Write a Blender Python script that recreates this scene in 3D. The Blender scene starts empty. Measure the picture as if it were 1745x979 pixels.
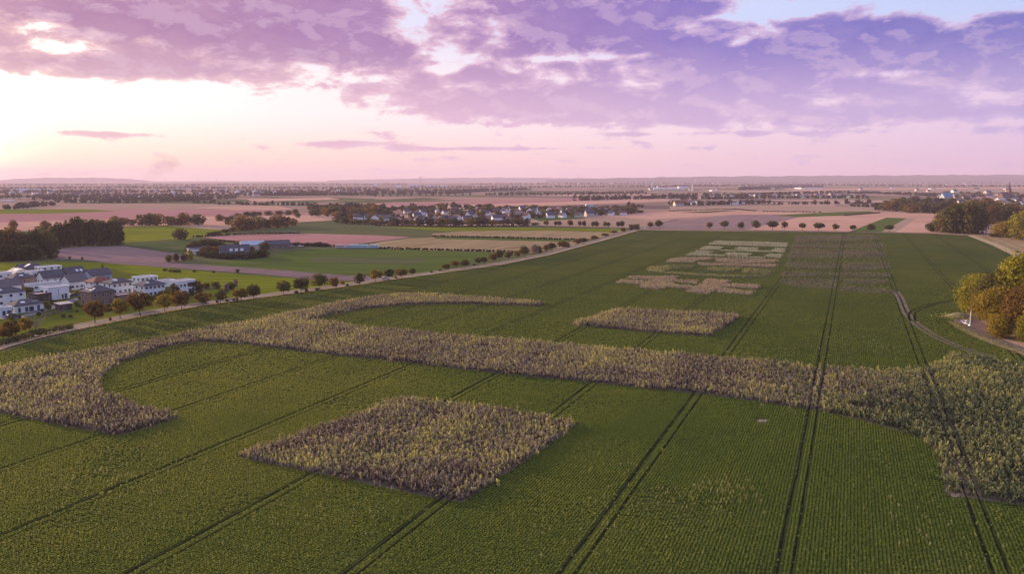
import bpy, math, random
import numpy as np
from mathutils import Vector, Matrix

random.seed(7)
RNG = np.random.default_rng(11)
SC = bpy.context.scene
COL = SC.collection
R = math.radians

# ------------------------------------------------------------------ camera
CAM_H = 50.0
F = 1360.0                       # focal length in units of the 1745 px wide frame
PITCH = math.atan(183.5 / F)
cam_d = bpy.data.cameras.new("camera")
cam_d.sensor_width = 36.0
cam_d.lens = 36.0 * F / 1745.0
cam_d.clip_start = 0.5
cam_d.clip_end = 90000.0
cam = bpy.data.objects.new("camera", cam_d)
COL.objects.link(cam)
cam.location = (0, 0, CAM_H)
cam.rotation_euler = (R(90) - PITCH, 0, 0)
SC.camera = cam
CP, SP = math.cos(PITCH), math.sin(PITCH)

# ------------------------------------------------------------------ exposure
SC.view_settings.view_transform = 'Standard'
SC.view_settings.look = 'None'
SC.view_settings.exposure = 0.7
SC.view_settings.gamma = 1.0
SC.view_settings.use_curve_mapping = False
SC.render.engine = 'CYCLES'
SC.cycles.use_denoising = True
SC.cycles.max_bounces = 5
SC.cycles.diffuse_bounces = 2
SC.cycles.glossy_bounces = 2
SC.cycles.transmission_bounces = 2
SC.cycles.volume_bounces = 0
SC.cycles.transparent_max_bounces = 4
SC.cycles.caustics_reflective = False
SC.cycles.caustics_refractive = False
SC.cycles.sample_clamp_indirect = 4.0

SUN_AZ = R(-52.0)                # measured from straight ahead, negative = to the left
SUN_EL = R(9.0)
SUN_STRENGTH = 5.0


def lin(r, g, b):
    def f(c):
        c /= 255.0
        return c / 12.92 if c <= 0.04045 else ((c + 0.055) / 1.055) ** 2.4
    return (f(r), f(g), f(b), 1.0)


# ------------------------------------------------------------------ small node language
class S:
    def __init__(self, nt, sock):
        self.nt, self.s = nt, sock

    def _m(self, op, *a, clamp=False):
        n = self.nt.nodes.new('ShaderNodeMath')
        n.operation = op
        n.use_clamp = clamp
        for i, v in enumerate((self,) + a):
            if isinstance(v, S):
                self.nt.links.new(v.s, n.inputs[i])
            else:
                n.inputs[i].default_value = float(v)
        return S(self.nt, n.outputs[0])

    def __add__(s, o): return s._m('ADD', o)
    __radd__ = __add__
    def __sub__(s, o): return s._m('SUBTRACT', o)
    def __rsub__(s, o): return (s * -1.0) + o
    def __mul__(s, o): return s._m('MULTIPLY', o)
    __rmul__ = __mul__
    def __truediv__(s, o): return s._m('DIVIDE', o)
    def clamp(s): return s._m('ADD', 0.0, clamp=True)
    def max(s, o): return s._m('MAXIMUM', o)
    def min(s, o): return s._m('MINIMUM', o)
    def pow(s, o): return s._m('POWER', o)
    def f(s, op, *a): return s._m(op, *a)

    def step(s, a, b):
        n = s.nt.nodes.new('ShaderNodeMapRange')
        n.interpolation_type = 'SMOOTHSTEP'
        n.inputs['From Min'].default_value = a
        n.inputs['From Max'].default_value = b
        s.nt.links.new(s.s, n.inputs['Value'])
        return S(s.nt, n.outputs[0])


def ramp(fac, stops, interp='LINEAR'):
    n = fac.nt.nodes.new('ShaderNodeValToRGB')
    n.color_ramp.interpolation = interp
    el = n.color_ramp.elements
    while len(el) < len(stops):
        el.new(0.5)
    for e, (p, c) in zip(el, stops):
        e.position = p
        e.color = tuple(c)[:3] + (1.0,)
    fac.nt.links.new(fac.s, n.inputs[0])
    return S(fac.nt, n.outputs[0])


def mix(fac, a, b, mode='MIX'):
    nt = (fac if isinstance(fac, S) else a if isinstance(a, S) else b).nt
    n = nt.nodes.new('ShaderNodeMix')
    n.data_type = 'RGBA'
    n.blend_type = mode
    for i, v in ((0, fac), (6, a), (7, b)):
        if isinstance(v, S):
            nt.links.new(v.s, n.inputs[i])
        else:
            n.inputs[i].default_value = v
    return S(nt, n.outputs[2])


def noise(nt, vec, scale, detail=4.0, rough=0.55, dist=0.0):
    n = nt.nodes.new('ShaderNodeTexNoise')
    n.inputs['Scale'].default_value = scale
    n.inputs['Detail'].default_value = detail
    n.inputs['Roughness'].default_value = rough
    n.inputs['Distortion'].default_value = dist
    if vec is not None:
        nt.links.new(vec.s, n.inputs['Vector'])
    return S(nt, n.outputs[0])


def comb(nt, x, y, z=0.0):
    n = nt.nodes.new('ShaderNodeCombineXYZ')
    for i, v in enumerate((x, y, z)):
        if isinstance(v, S):
            nt.links.new(v.s, n.inputs[i])
        else:
            n.inputs[i].default_value = v
    return S(nt, n.outputs[0])


def sep(v):
    n = v.nt.nodes.new('ShaderNodeSeparateXYZ')
    v.nt.links.new(v.s, n.inputs[0])
    return [S(v.nt, o) for o in n.outputs]


# ------------------------------------------------------------------ pixel -> direction / point on a level
def ray(px, py):
    x, u = (px - 872.5) / F, (489.5 - py) / F
    return (x, CP + u * SP, -SP + u * CP)


def G(px, py, z=0.0):
    d = ray(px, py)
    t = (z - CAM_H) / d[2]
    return (d[0] * t, d[1] * t)


# ------------------------------------------------------------------ sky
def build_world():
    w = bpy.data.worlds.new("World")
    SC.world = w
    w.use_nodes = True
    nt = w.node_tree
    nt.nodes.clear()
    out = nt.nodes.new('ShaderNodeOutputWorld')
    bg = nt.nodes.new('ShaderNodeBackground')
    nt.links.new(bg.outputs[0], out.inputs[0])
    tc = nt.nodes.new('ShaderNodeTexCoord')
    d = S(nt, tc.outputs['Generated'])
    dx, dy, dz = sep(d)
    az = dx.f('ARCTAN2', dy)
    e = dz.max(0.0)
    c = (az - SUN_AZ).f('COSINE')
    k = (c * 0.5 + 0.5)
    # clear sky: three colour bands that run round the horizon from the sun to the far side
    low = ramp(k, [(0.0, lin(170, 150, 205)), (0.52, lin(214, 184, 220)), (0.80, lin(250, 212, 208)), (0.97, lin(255, 228, 186)), (1.0, lin(255, 226, 170))])
    mid = ramp(k, [(0.0, lin(170, 165, 215)), (0.52, lin(224, 198, 230)), (0.80, lin(254, 232, 240)), (0.95, lin(255, 254, 248)), (1.0, lin(255, 252, 235))])
    top = ramp(k, [(0.0, lin(140, 165, 225)), (0.52, lin(182, 202, 246)), (0.80, lin(214, 218, 248)), (0.97, lin(250, 242, 246)), (1.0, lin(255, 248, 240))])
    zen = ramp(k, [(0.0, lin(175, 192, 240)), (1.0, lin(215, 222, 250))])
    clear = mix(e.step(0.005, 0.085), low, mid)
    clear = mix(e.step(0.10, 0.19), clear, top)
    clear = mix(e.step(0.25, 0.9), clear, zen)
    sd = (math.sin(SUN_AZ) * math.cos(SUN_EL), math.cos(SUN_AZ) * math.cos(SUN_EL), math.sin(SUN_EL))
    dot = dx * sd[0] + dy * sd[1] + dz * sd[2]
    glow = dot.step(0.72, 1.0)
    glow = glow * glow
    nis = nt.nodes.new('ShaderNodeTexSky')
    nis.sky_type = 'NISHITA'
    nis.sun_disc = False
    nis.sun_elevation = SUN_EL
    nis.sun_rotation = SUN_AZ
    nis.air_density = 1.0
    nis.dust_density = 1.5
    nis.ozone_density = 3.0
    nishita = S(nt, nis.outputs[0])
    clear = mix(glow * 0.26, clear, (1.0, 0.86, 0.62, 1.0), 'ADD')
    near = dot.step(0.90, 1.0)
    clear = mix(1.0, clear, mix(near * near, (0, 0, 0, 1), (9.0, 6.0, 3.4, 1)), 'ADD')
    clear = mix(1.0, clear, mix(1.0, nishita, (0.010, 0.010, 0.010, 1), 'MULTIPLY'), 'ADD')
    # clouds on a far layer, seen in perspective
    inv = (e + 0.075)
    cx, cy = dx / inv, dy / inv
    pl = comb(nt, cx * 0.8, cy)
    n1 = noise(nt, pl, 1.35, 8.0, 0.58, 0.25)
    pl2 = comb(nt, cx * 0.8 - 0.07, cy + 0.05)
    n2 = noise(nt, pl2, 1.35, 8.0, 0.58, 0.25)
    fine = noise(nt, comb(nt, az * 1.0, e * 2.1), 15.0, 10.0, 0.62, 0.25)
    fine2 = noise(nt, comb(nt, az * 1.0 + 0.012, e * 2.1 + 0.02), 15.0, 10.0, 0.62, 0.25)
    av = comb(nt, az, e)

    def blob(px, py, rx, ry, wgt):
        a = ray(px, py)
        l = math.sqrt(sum(t * t for t in a))
        a0, e0 = math.atan2(a[0], a[1]), a[2] / l
        sub = nt.nodes.new('ShaderNodeVectorMath'); sub.operation = 'SUBTRACT'
        nt.links.new(av.s, sub.inputs[0]); sub.inputs[1].default_value = (a0, e0, 0)
        mul = nt.nodes.new('ShaderNodeVectorMath'); mul.operation = 'MULTIPLY'
        nt.links.new(sub.outputs[0], mul.inputs[0]); mul.inputs[1].default_value = (F / rx, F / ry, 0)
        ln = nt.nodes.new('ShaderNodeVectorMath'); ln.operation = 'DOT_PRODUCT'
        nt.links.new(mul.outputs[0], ln.inputs[0]); nt.links.new(mul.outputs[0], ln.inputs[1])
        g = S(nt, ln.outputs['Value']) * -1.0
        return g.f('EXPONENT') * wgt

    blobs = [(480, 55, 220, 56, .84), (330, 10, 220, 40, .62), (560, 5, 110, 30, .45), (1100, 5, 190, 30, .45), (1480, 30, 120, 26, .3), (90, 25, 130, 20, .34), (100, 110, 150, 20, .58), (300, 120, 110, 14, .34),
             (640, 95, 90, 22, .3), (900, 62, 130, 55, .52), (1090, 40, 190, 60, .50), (1480, 82, 210, 42, .74), (1240, 110, 160, 36, .5),
             (1000, 172, 320, 34, .42), (780, 178, 210, 22, .42), (1100, 200, 380, 16, .24), (1480, 205, 300, 14, .24), (1560, 225, 260, 6, .2), (1180, 228, 240, 4, .2), (600, 150, 70, 11, .34), (800, 130, 80, 14, .3), (1350, 160, 280, 26, .34), (1690, 120, 120, 34, .56),
             (1690, 190, 150, 14, .22), (1720, 40, 50, 18, .4),
             (165, 228, 75, 5, .52), (590, 245, 85, 5, .52), (760, 253, 170, 4, .42), (1000, 253, 250, 3, .2),
             (690, 28, 40, 30, -.40), (1290, 35, 60, 26, -.28), (1620, 20, 80, 18, -.40), (95, 62, 100, 13, .26), (1560, 30, 60, 14, .2),
             (1050, 96, 90, 7, -.40), (1245, 74, 26, 10, -.32), (1560, 122, 75, 7, -.42), (1340, 18, 90, 14, -.35), (930, 100, 60, 6, -.3), (1180, 112, 30, 7, -.3), (250, 185, 420, 32, -.35), (1560, 155, 110, 12, -.18), (760, 120, 22, 40, -.2)]
    cov = None
    for b in blobs:
        g = blob(*b)
        cov = g if cov is None else cov + g
    cov = cov * 0.86 + e.step(0.21, 0.30) * 0.08           # the cloud deck goes on overhead
    base = (n1 - 0.5) * 0.65 + (fine - 0.5) * 1.5
    dens = base + cov - 0.10
    mask = dens.step(0.0, 0.18)
    thick = dens.step(0.03, 0.40)
    dark = ramp(k, [(0.0, lin(90, 98, 170)), (0.52, lin(98, 104, 190)), (0.70, lin(118, 106, 192)), (0.82, lin(152, 114, 178)), (0.97, lin(172, 122, 162)), (1.0, lin(190, 140, 165))])
    lite = ramp(k, [(0.0, lin(165, 160, 210)), (0.52, lin(200, 182, 226)), (0.72, lin(218, 188, 222)), (0.84, lin(234, 194, 216)), (0.97, lin(250, 208, 206)), (1.0, lin(250, 205, 200))])
    relief = ((fine2 - fine) * 6.0 + 0.5).clamp()
    ccol = mix(thick, lite, dark)
    ccol = mix(e.step(0.07, 0.17) * -0.72 + 0.72, ccol, lite)
    ccol = mix((relief - 0.5).max(0.0) * 0.55, ccol, lin(236, 205, 226))
    edge = ((fine - 0.5) * 0.6 + 0.03).clamp()
    ccol = mix(edge, ccol, lite)
    col = mix(mask * 0.96, clear, ccol)
    # below the horizon: dull ground tone
    col = mix(dz.step(-0.02, -0.001), lin(95, 85, 75), col)
    nt.links.new(col.s, bg.inputs[0])
    bg.inputs[1].default_value = 0.64
    w.cycles.sampling_method = 'MANUAL'
    w.cycles.sample_map_resolution = 1024


build_world()

# ------------------------------------------------------------------ sun
sun_d = bpy.data.lights.new("sun", 'SUN')
sun_d.energy = SUN_STRENGTH
sun_d.angle = R(0.5)
sun_d.color = (1.0, 0.70, 0.44)
sun = bpy.data.objects.new("sun", sun_d)
COL.objects.link(sun)
sv = Vector((math.sin(SUN_AZ) * math.cos(SUN_EL), math.cos(SUN_AZ) * math.cos(SUN_EL), math.sin(SUN_EL)))
sun.rotation_euler = (-sv).to_track_quat('-Z', 'Y').to_euler()
sun.location = (-300, 200, 200)


# ------------------------------------------------------------------ materials
def newmat(name):
    m = bpy.data.materials.new(name)
    m.use_nodes = True
    nt = m.node_tree
    nt.nodes.clear()
    out = nt.nodes.new('ShaderNodeOutputMaterial')
    return m, nt, out


def principled(nt, out, color, rough=0.8, spec=0.25, normal=None, metal=0.0):
    p = nt.nodes.new('ShaderNodeBsdfPrincipled')
    if isinstance(color, S):
        nt.links.new(color.s, p.inputs['Base Color'])
    else:
        p.inputs['Base Color'].default_value = tuple(color)[:3] + (1,)
    p.inputs['Roughness'].default_value = rough
    p.inputs['Specular IOR Level'].default_value = spec
    p.inputs['Metallic'].default_value = metal
    if normal is not None:
        nt.links.new(normal.s, p.inputs['Normal'])
    nt.links.new(p.outputs[0], out.inputs[0])
    return p


def bump(nt, h, strength=0.5, dist=0.1):
    n = nt.nodes.new('ShaderNodeBump')
    n.inputs['Strength'].default_value = strength
    n.inputs['Distance'].default_value = dist
    nt.links.new(h.s, n.inputs['Height'])
    return S(nt, n.outputs[0])


def objpos(nt):
    tc = nt.nodes.new('ShaderNodeTexCoord')
    return S(nt, tc.outputs['Object'])


def worldpos(nt):
    g = nt.nodes.new('ShaderNodeNewGeometry')
    return S(nt, g.outputs['Position'])


def objrand(nt):
    n = nt.nodes.new('ShaderNodeObjectInfo')
    return S(nt, n.outputs['Random'])


def attr(nt, name):
    n = nt.nodes.new('ShaderNodeAttribute')
    n.attribute_name = name
    return S(nt, n.outputs['Fac'])


def plain(name, color, rough=0.7, spec=0.3, var=0.12, scale=0.7, metal=0.0):
    m, nt, out = newmat(name)
    n = noise(nt, objpos(nt), scale, 5.0)
    c2 = tuple(max(0.0, v * (1 - 2 * var)) for v in color[:3]) + (1,)
    c3 = tuple(min(0.85, v * (1 + var)) for v in color[:3]) + (1,)
    col = ramp(n, [(0.3, c2), (0.7, c3)])
    principled(nt, out, col, rough, spec, bump(nt, noise(nt, objpos(nt), scale * 12, 3.0), 0.15, 0.02), metal)
    return m


TRAM_AZ = math.atan2(582.5 / F, CP + 183.5 / F * SP)
TA = (math.sin(TRAM_AZ), math.cos(TRAM_AZ))        # along the crop rows
TB = (math.cos(TRAM_AZ), -math.sin(TRAM_AZ))       # across them


def field_mat(name, c1, c2, big=0.02, fine_=0.8, rot=0.0, stripe=0.25, swath=3.0):
    """farmland seen from above: two tones in large patches, faint working lines, fine grain"""
    m, nt, out = newmat(name)
    x, y, z = sep(worldpos(nt))
    ca, sa = math.cos(rot), math.sin(rot)
    u, v = x * ca - y * sa, x * sa + y * ca
    n1 = noise(nt, comb(nt, u * 1.0, v * 0.35), big, 5.0, 0.6)
    n2 = noise(nt, comb(nt, u, v * 0.5), fine_, 6.0, 0.7)
    ln = noise(nt, comb(nt, u * (1.0 / swath), v * 0.012), 1.0, 3.0, 0.6)
    f = n1 * 0.55 + n2 * 0.34 + (ln - 0.5) * stripe * 2.4 + 0.055
    principled(nt, out, ramp(f, [(0.32, c1), (0.62, c2)]), 1.0, 0.0, bump(nt, n2, 0.6, 0.2))
    return m


def crop_mat():
    """the sugar beet field between and under its plants"""
    m, nt, out = newmat("beet_field_ground")
    x, y, z = sep(worldpos(nt))
    s = x * TB[0] + y * TB[1]
    t = x * TA[0] + y * TA[1]
    row = (s * (2 * math.pi / 0.5)).f('COSINE') * 0.5 + 0.5
    n2 = noise(nt, comb(nt, s, t), 2.6, 4.0, 0.7)
    n1 = noise(nt, comb(nt, s * 1.0, t * 0.55), 0.022, 6.0, 0.62)
    n3 = noise(nt, comb(nt, s * 0.10, t * 1.0), 0.16, 4.0, 0.6)
    leaf = ramp(n1 * 0.65 + n3 * 0.45 + n2 * 0.25 - 0.17, [(0.28, (0.050, 0.078, 0.017)), (0.48, (0.088, 0.108, 0.022)), (0.66, (0.145, 0.145, 0.030))])
    fill = (row * 0.55 + n2 * 0.9 - 0.22).clamp()
    col = mix(fill, (0.030, 0.036, 0.014, 1), leaf)
    principled(nt, out, col, 1.0, 0.0, bump(nt, row * 0.5 + n2, 0.7, 0.25))
    return m


def leaf_mat(name, stops, trans=0.30, nscale=0.25, amt=0.35, rnd=0.3):
    m, nt, out = newmat(name)
    t = attr(nt, 'tone')
    n = noise(nt, worldpos(nt), nscale, 3.0)
    f = (t * (1 - amt) + n * amt + (objrand(nt) - 0.5) * rnd)
    col = ramp(f, stops)
    p = nt.nodes.new('ShaderNodeBsdfDiffuse')
    nt.links.new(col.s, p.inputs[0])
    tr = nt.nodes.new('ShaderNodeBsdfTranslucent')
    nt.links.new(col.s, tr.inputs[0])
    mx = nt.nodes.new('ShaderNodeMixShader')
    mx.inputs[0].default_value = trans
    nt.links.new(p.outputs[0], mx.inputs[1])
    nt.links.new(tr.outputs[0], mx.inputs[2])
    nt.links.new(mx.outputs[0], out.inputs[0])
    return m


# ------------------------------------------------------------------ mesh helpers
def mesh_from(name, verts, faces, mats, tone=None, smooth=False, midx=None):
    """verts (n,3), faces: list of tuples or an (m,4) array"""
    me = bpy.data.meshes.new(name)
    if isinstance(faces, np.ndarray):
        v = np.ascontiguousarray(verts, np.float32)
        me.vertices.add(len(v)); me.vertices.foreach_set('co', v.ravel())
        m, k = faces.shape
        me.loops.add(m * k); me.loops.foreach_set('vertex_index', faces.astype(np.int32).ravel())
        me.polygons.add(m)
        me.polygons.foreach_set('loop_start', np.arange(m, dtype=np.int32) * k)
        me.polygons.foreach_set('loop_total', np.full(m, k, np.int32))
        me.update(calc_edges=True)
    else:
        me.from_pydata([tuple(v) for v in verts], [], faces)
        me.update()
    for m_ in (mats if isinstance(mats, (list, tuple)) else [mats]):
        me.materials.append(m_)
    if tone is not None:
        a = me.attributes.new('tone', 'FLOAT', 'FACE')
        a.data.foreach_set('value', np.ascontiguousarray(tone, np.float32))
    if midx is not None:
        me.polygons.foreach_set('material_index', np.ascontiguousarray(midx, np.int32))
    if smooth:
        me.polygons.foreach_set('use_smooth', np.ones(len(me.polygons), bool))
    return me


def link(name, me, parent=None, loc=None, rot=0.0, scale=None, mat=None):
    o = bpy.data.objects.new(name, me)
    COL.objects.link(o)
    if parent is not None:
        o.parent = parent
    if loc is not None:
        o.location = loc
    if rot:
        o.rotation_euler = (0, 0, rot)
    if scale is not None:
        o.scale = scale if isinstance(scale, (tuple, list)) else (scale,) * 3
    if mat is not None:
        o.material_slots[0].link = 'OBJECT'
        o.material_slots[0].material = mat
    return o


def tag(o, label=None, cat=None, group=None, kind=None):
    if label: o['label'] = label
    if cat: o['category'] = cat
    if group: o['group'] = group
    if kind: o['kind'] = kind
    return o


def root(name, loc, rot, label, cat, group=None):
    o = bpy.data.objects.new(name, None)
    o.empty_display_size = 1.0
    COL.objects.link(o)
    o.location = loc
    o.rotation_euler = (0, 0, rot)
    return tag(o, label, cat, group)


class MB:
    """collects boxes, prisms and tubes into one mesh"""
    def __init__(s):
        s.v, s.f = [], []

    def add(s, v, f):
        b = len(s.v)
        s.v += [tuple(p) for p in v]
        s.f += [tuple(i + b for i in q) for q in f]
        return s

    def box(s, x0, x1, y0, y1, z0, z1):
        return s.add([(x0, y0, z0), (x1, y0, z0), (x1, y1, z0), (x0, y1, z0), (x0, y0, z1), (x1, y0, z1), (x1, y1, z1), (x0, y1, z1)],
                     [(0, 3, 2, 1), (4, 5, 6, 7), (0, 1, 5, 4), (1, 2, 6, 5), (2, 3, 7, 6), (3, 0, 4, 7)])

    def tube(s, pts, radii, n=6, cap=True):
        """a tapering tube through points"""
        b = len(s.v)
        pts = [Vector(p) for p in pts]
        for i, p in enumerate(pts):
            d = (pts[min(i + 1, len(pts) - 1)] - pts[max(i - 1, 0)]).normalized()
            up = Vector((0, 0, 1)) if abs(d.z) < 0.9 else Vector((1, 0, 0))
            a = d.cross(up).normalized(); c = d.cross(a)
            for k in range(n):
                t = 2 * math.pi * k / n
                s.v.append(tuple(p + (a * math.cos(t) + c * math.sin(t)) * radii[i]))
        for i in range(len(pts) - 1):
            for k in range(n):
                k2 = (k + 1) % n
                s.f.append((b + i * n + k, b + i * n + k2, b + (i + 1) * n + k2, b + (i + 1) * n + k))
        if cap:
            s.f.append(tuple(b + k for k in range(n))[::-1])
            s.f.append(tuple(b + (len(pts) - 1) * n + k for k in range(n)))
        return s

    def mesh(s, name, mat, smooth=False):
        return mesh_from(name, s.v, s.f, mat, smooth=smooth)

    def build(s, name, mat, parent=None, loc=None, smooth=False):
        return link(name, s.mesh(name, mat, smooth), parent, loc)


def inside(poly, x, y):
    r = np.zeros(len(x), bool)
    n = len(poly)
    for i in range(n):
        x1, y1 = poly[i]; x2, y2 = poly[(i + 1) % n]
        if y1 == y2:
            continue
        c = ((y1 > y) != (y2 > y)) & (x < (x2 - x1) * (y - y1) / (y2 - y1) + x1)
        r ^= c
    return r


def wpoly(pts):
    return [G(*p) for p in pts]


def smoothpoly(pts, it=2):
    """rounds the corners of a closed outline"""
    p = np.array(pts, float)
    for _ in range(it):
        q = np.roll(p, -1, 0)
        p = np.stack([p * .75 + q * .25, p * .25 + q * .75], 1).reshape(-1, 2)
    return [tuple(v) for v in p]


def sheet(name, poly, z, mat, label=None, kind='structure'):
    """a flat piece of land, laid a little above the one below"""
    me = mesh_from(name, [(x, y, z) for x, y in poly], [tuple(range(len(poly)))], mat)
    if me.polygons[0].normal.z < 0:
        me.flip_normals()
    o = link(name, me)
    return tag(o, label, None, None, kind)


def ribbon(name, line, half, z, mat, label=None):
    """a strip of constant width along a line on the ground"""
    p = np.array(line, float)
    d = np.gradient(p, axis=0)
    d /= np.linalg.norm(d, axis=1)[:, None]
    nrm = np.stack([-d[:, 1], d[:, 0]], 1)
    L, Rr = p + nrm * half, p - nrm * half
    v = [(x, y, z) for x, y in L] + [(x, y, z) for x, y in Rr]
    n = len(p)
    f = [(i, n + i, n + i + 1, i + 1) for i in range(n - 1)]
    return tag(link(name, mesh_from(name, v, f, mat)), label, None, None, 'structure')


def resample(line, step):
    p = np.array(line, float)
    seg = np.linalg.norm(np.diff(p, axis=0), axis=1)
    t = np.concatenate([[0], np.cumsum(seg)])
    q = np.arange(0, t[-1], step)
    return np.stack([np.interp(q, t, p[:, 0]), np.interp(q, t, p[:, 1])], 1)


# ================================================================== LAND
M = {}
M['shaded_soil_track'] = plain("track_soil_with_leaf_shade", (0.024, 0.026, 0.013), 1.0, 0.0, 0.3, 0.8)  # soil coloured darker to include the shade of leaves beside the wheel ruts
M['asphalt'] = plain("asphalt", (0.16, 0.145, 0.15), 0.9, 0.2, 0.2, 0.25)
M['verge'] = field_mat("dry_verge", (0.30, 0.20, 0.125), (0.44, 0.31, 0.21), 0.08, 0.9, 0.5, 0.3, 2.0)
M['tan'] = field_mat("dry_grass", (0.21, 0.15, 0.08), (0.31, 0.225, 0.13), 0.03, 0.5, TRAM_AZ, 0.4, 4.0)
M['stubble'] = field_mat("stubble", (0.40, 0.215, 0.155), (0.53, 0.315, 0.235), 0.008, 0.15, TRAM_AZ + 1.2, 0.35, 9.0)
M['stubble_dull'] = field_mat("old_stubble", (0.27, 0.175, 0.13), (0.37, 0.25, 0.185), 0.006, 0.15, TRAM_AZ + 1.3, 0.35, 12.0)
M['bare'] = field_mat("bare_soil", (0.19, 0.125, 0.125), (0.27, 0.18, 0.175), 0.01, 0.3, TRAM_AZ, 0.3, 6.0)
M['bare_red'] = field_mat("reddish_soil", (0.30, 0.145, 0.135), (0.38, 0.20, 0.185), 0.01, 0.3, TRAM_AZ, 0.3, 6.0)
M['plough'] = field_mat("ploughed_soil", (0.15, 0.10, 0.105), (0.22, 0.15, 0.15), 0.015, 0.4, TRAM_AZ, 0.4, 5.0)
M['meadow'] = field_mat("meadow", (0.085, 0.115, 0.012), (0.18, 0.185, 0.016), 0.018, 0.6, TRAM_AZ + 1.3, 0.35, 4.0)
M['green'] = field_mat("green_crop", (0.06, 0.092, 0.022), (0.10, 0.125, 0.03), 0.012, 0.4, TRAM_AZ + 1.3, 0.4, 8.0)
M['dull_green'] = field_mat("dull_green_crop", (0.072, 0.082, 0.038), (0.11, 0.115, 0.052), 0.012, 0.4, TRAM_AZ + 1.3, 0.3, 8.0)
M['dark_green'] = field_mat("dark_green_crop", (0.055, 0.075, 0.03), (0.085, 0.105, 0.04), 0.012, 0.4, TRAM_AZ, 0.3, 8.0)
M['lawn'] = field_mat("village_grass", (0.05, 0.075, 0.014), (0.12, 0.125, 0.018), 0.05, 0.8, TRAM_AZ, 0.2, 4.0)
M['dusty'] = plain("gravel", (0.40, 0.30, 0.25), 0.95, 0.1, 0.2, 0.3)
M['crop'] = crop_mat()


def far_mat():
    """open country: field after field, each with its own crop"""
    m, nt, out = newmat("open_country")
    x, y, z = sep(worldpos(nt))
    ca, sa = math.cos(0.35), math.sin(0.35)
    u, v = x * ca - y * sa, x * sa + y * ca
    vo = nt.nodes.new('ShaderNodeTexVoronoi')
    vo.distance = 'CHEBYCHEV'
    vo.inputs['Scale'].default_value = 1.0
    vo.inputs['Randomness'].default_value = 0.85
    nt.links.new(comb(nt, u * (1 / 460.0), v * (1 / 150.0)).s, vo.inputs['Vector'])
    cr, cg, cb = sep(S(nt, vo.outputs['Color']))
    base = ramp(cr, [(0.0, (0.34, 0.21, 0.16)), (0.20, (0.25, 0.17, 0.13)), (0.36, (0.09, 0.10, 0.045)), (0.5, (0.16, 0.11, 0.10)), (0.66, (0.42, 0.27, 0.205)),
                     (0.76, (0.13, 0.13, 0.055)), (0.9, (0.28, 0.19, 0.145)), (1.0, (0.09, 0.10, 0.05))], 'CONSTANT')
    n = noise(nt, comb(nt, u, v * 0.2), 0.012, 4.0)
    col = mix(0.55, base, mix(1.0, base, ramp(n, [(0.3, (0.75, 0.75, 0.75)), (0.7, (1.2, 1.2, 1.2))]), 'MULTIPLY'))
    principled(nt, out, col, 1.0, 0.0)
    return m


M['far'] = far_mat()
sheet("ground", [(-34000, -1500), (34000, -1500), (34000, 26000), (-34000, 26000)], -0.30, M['far'])

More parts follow.
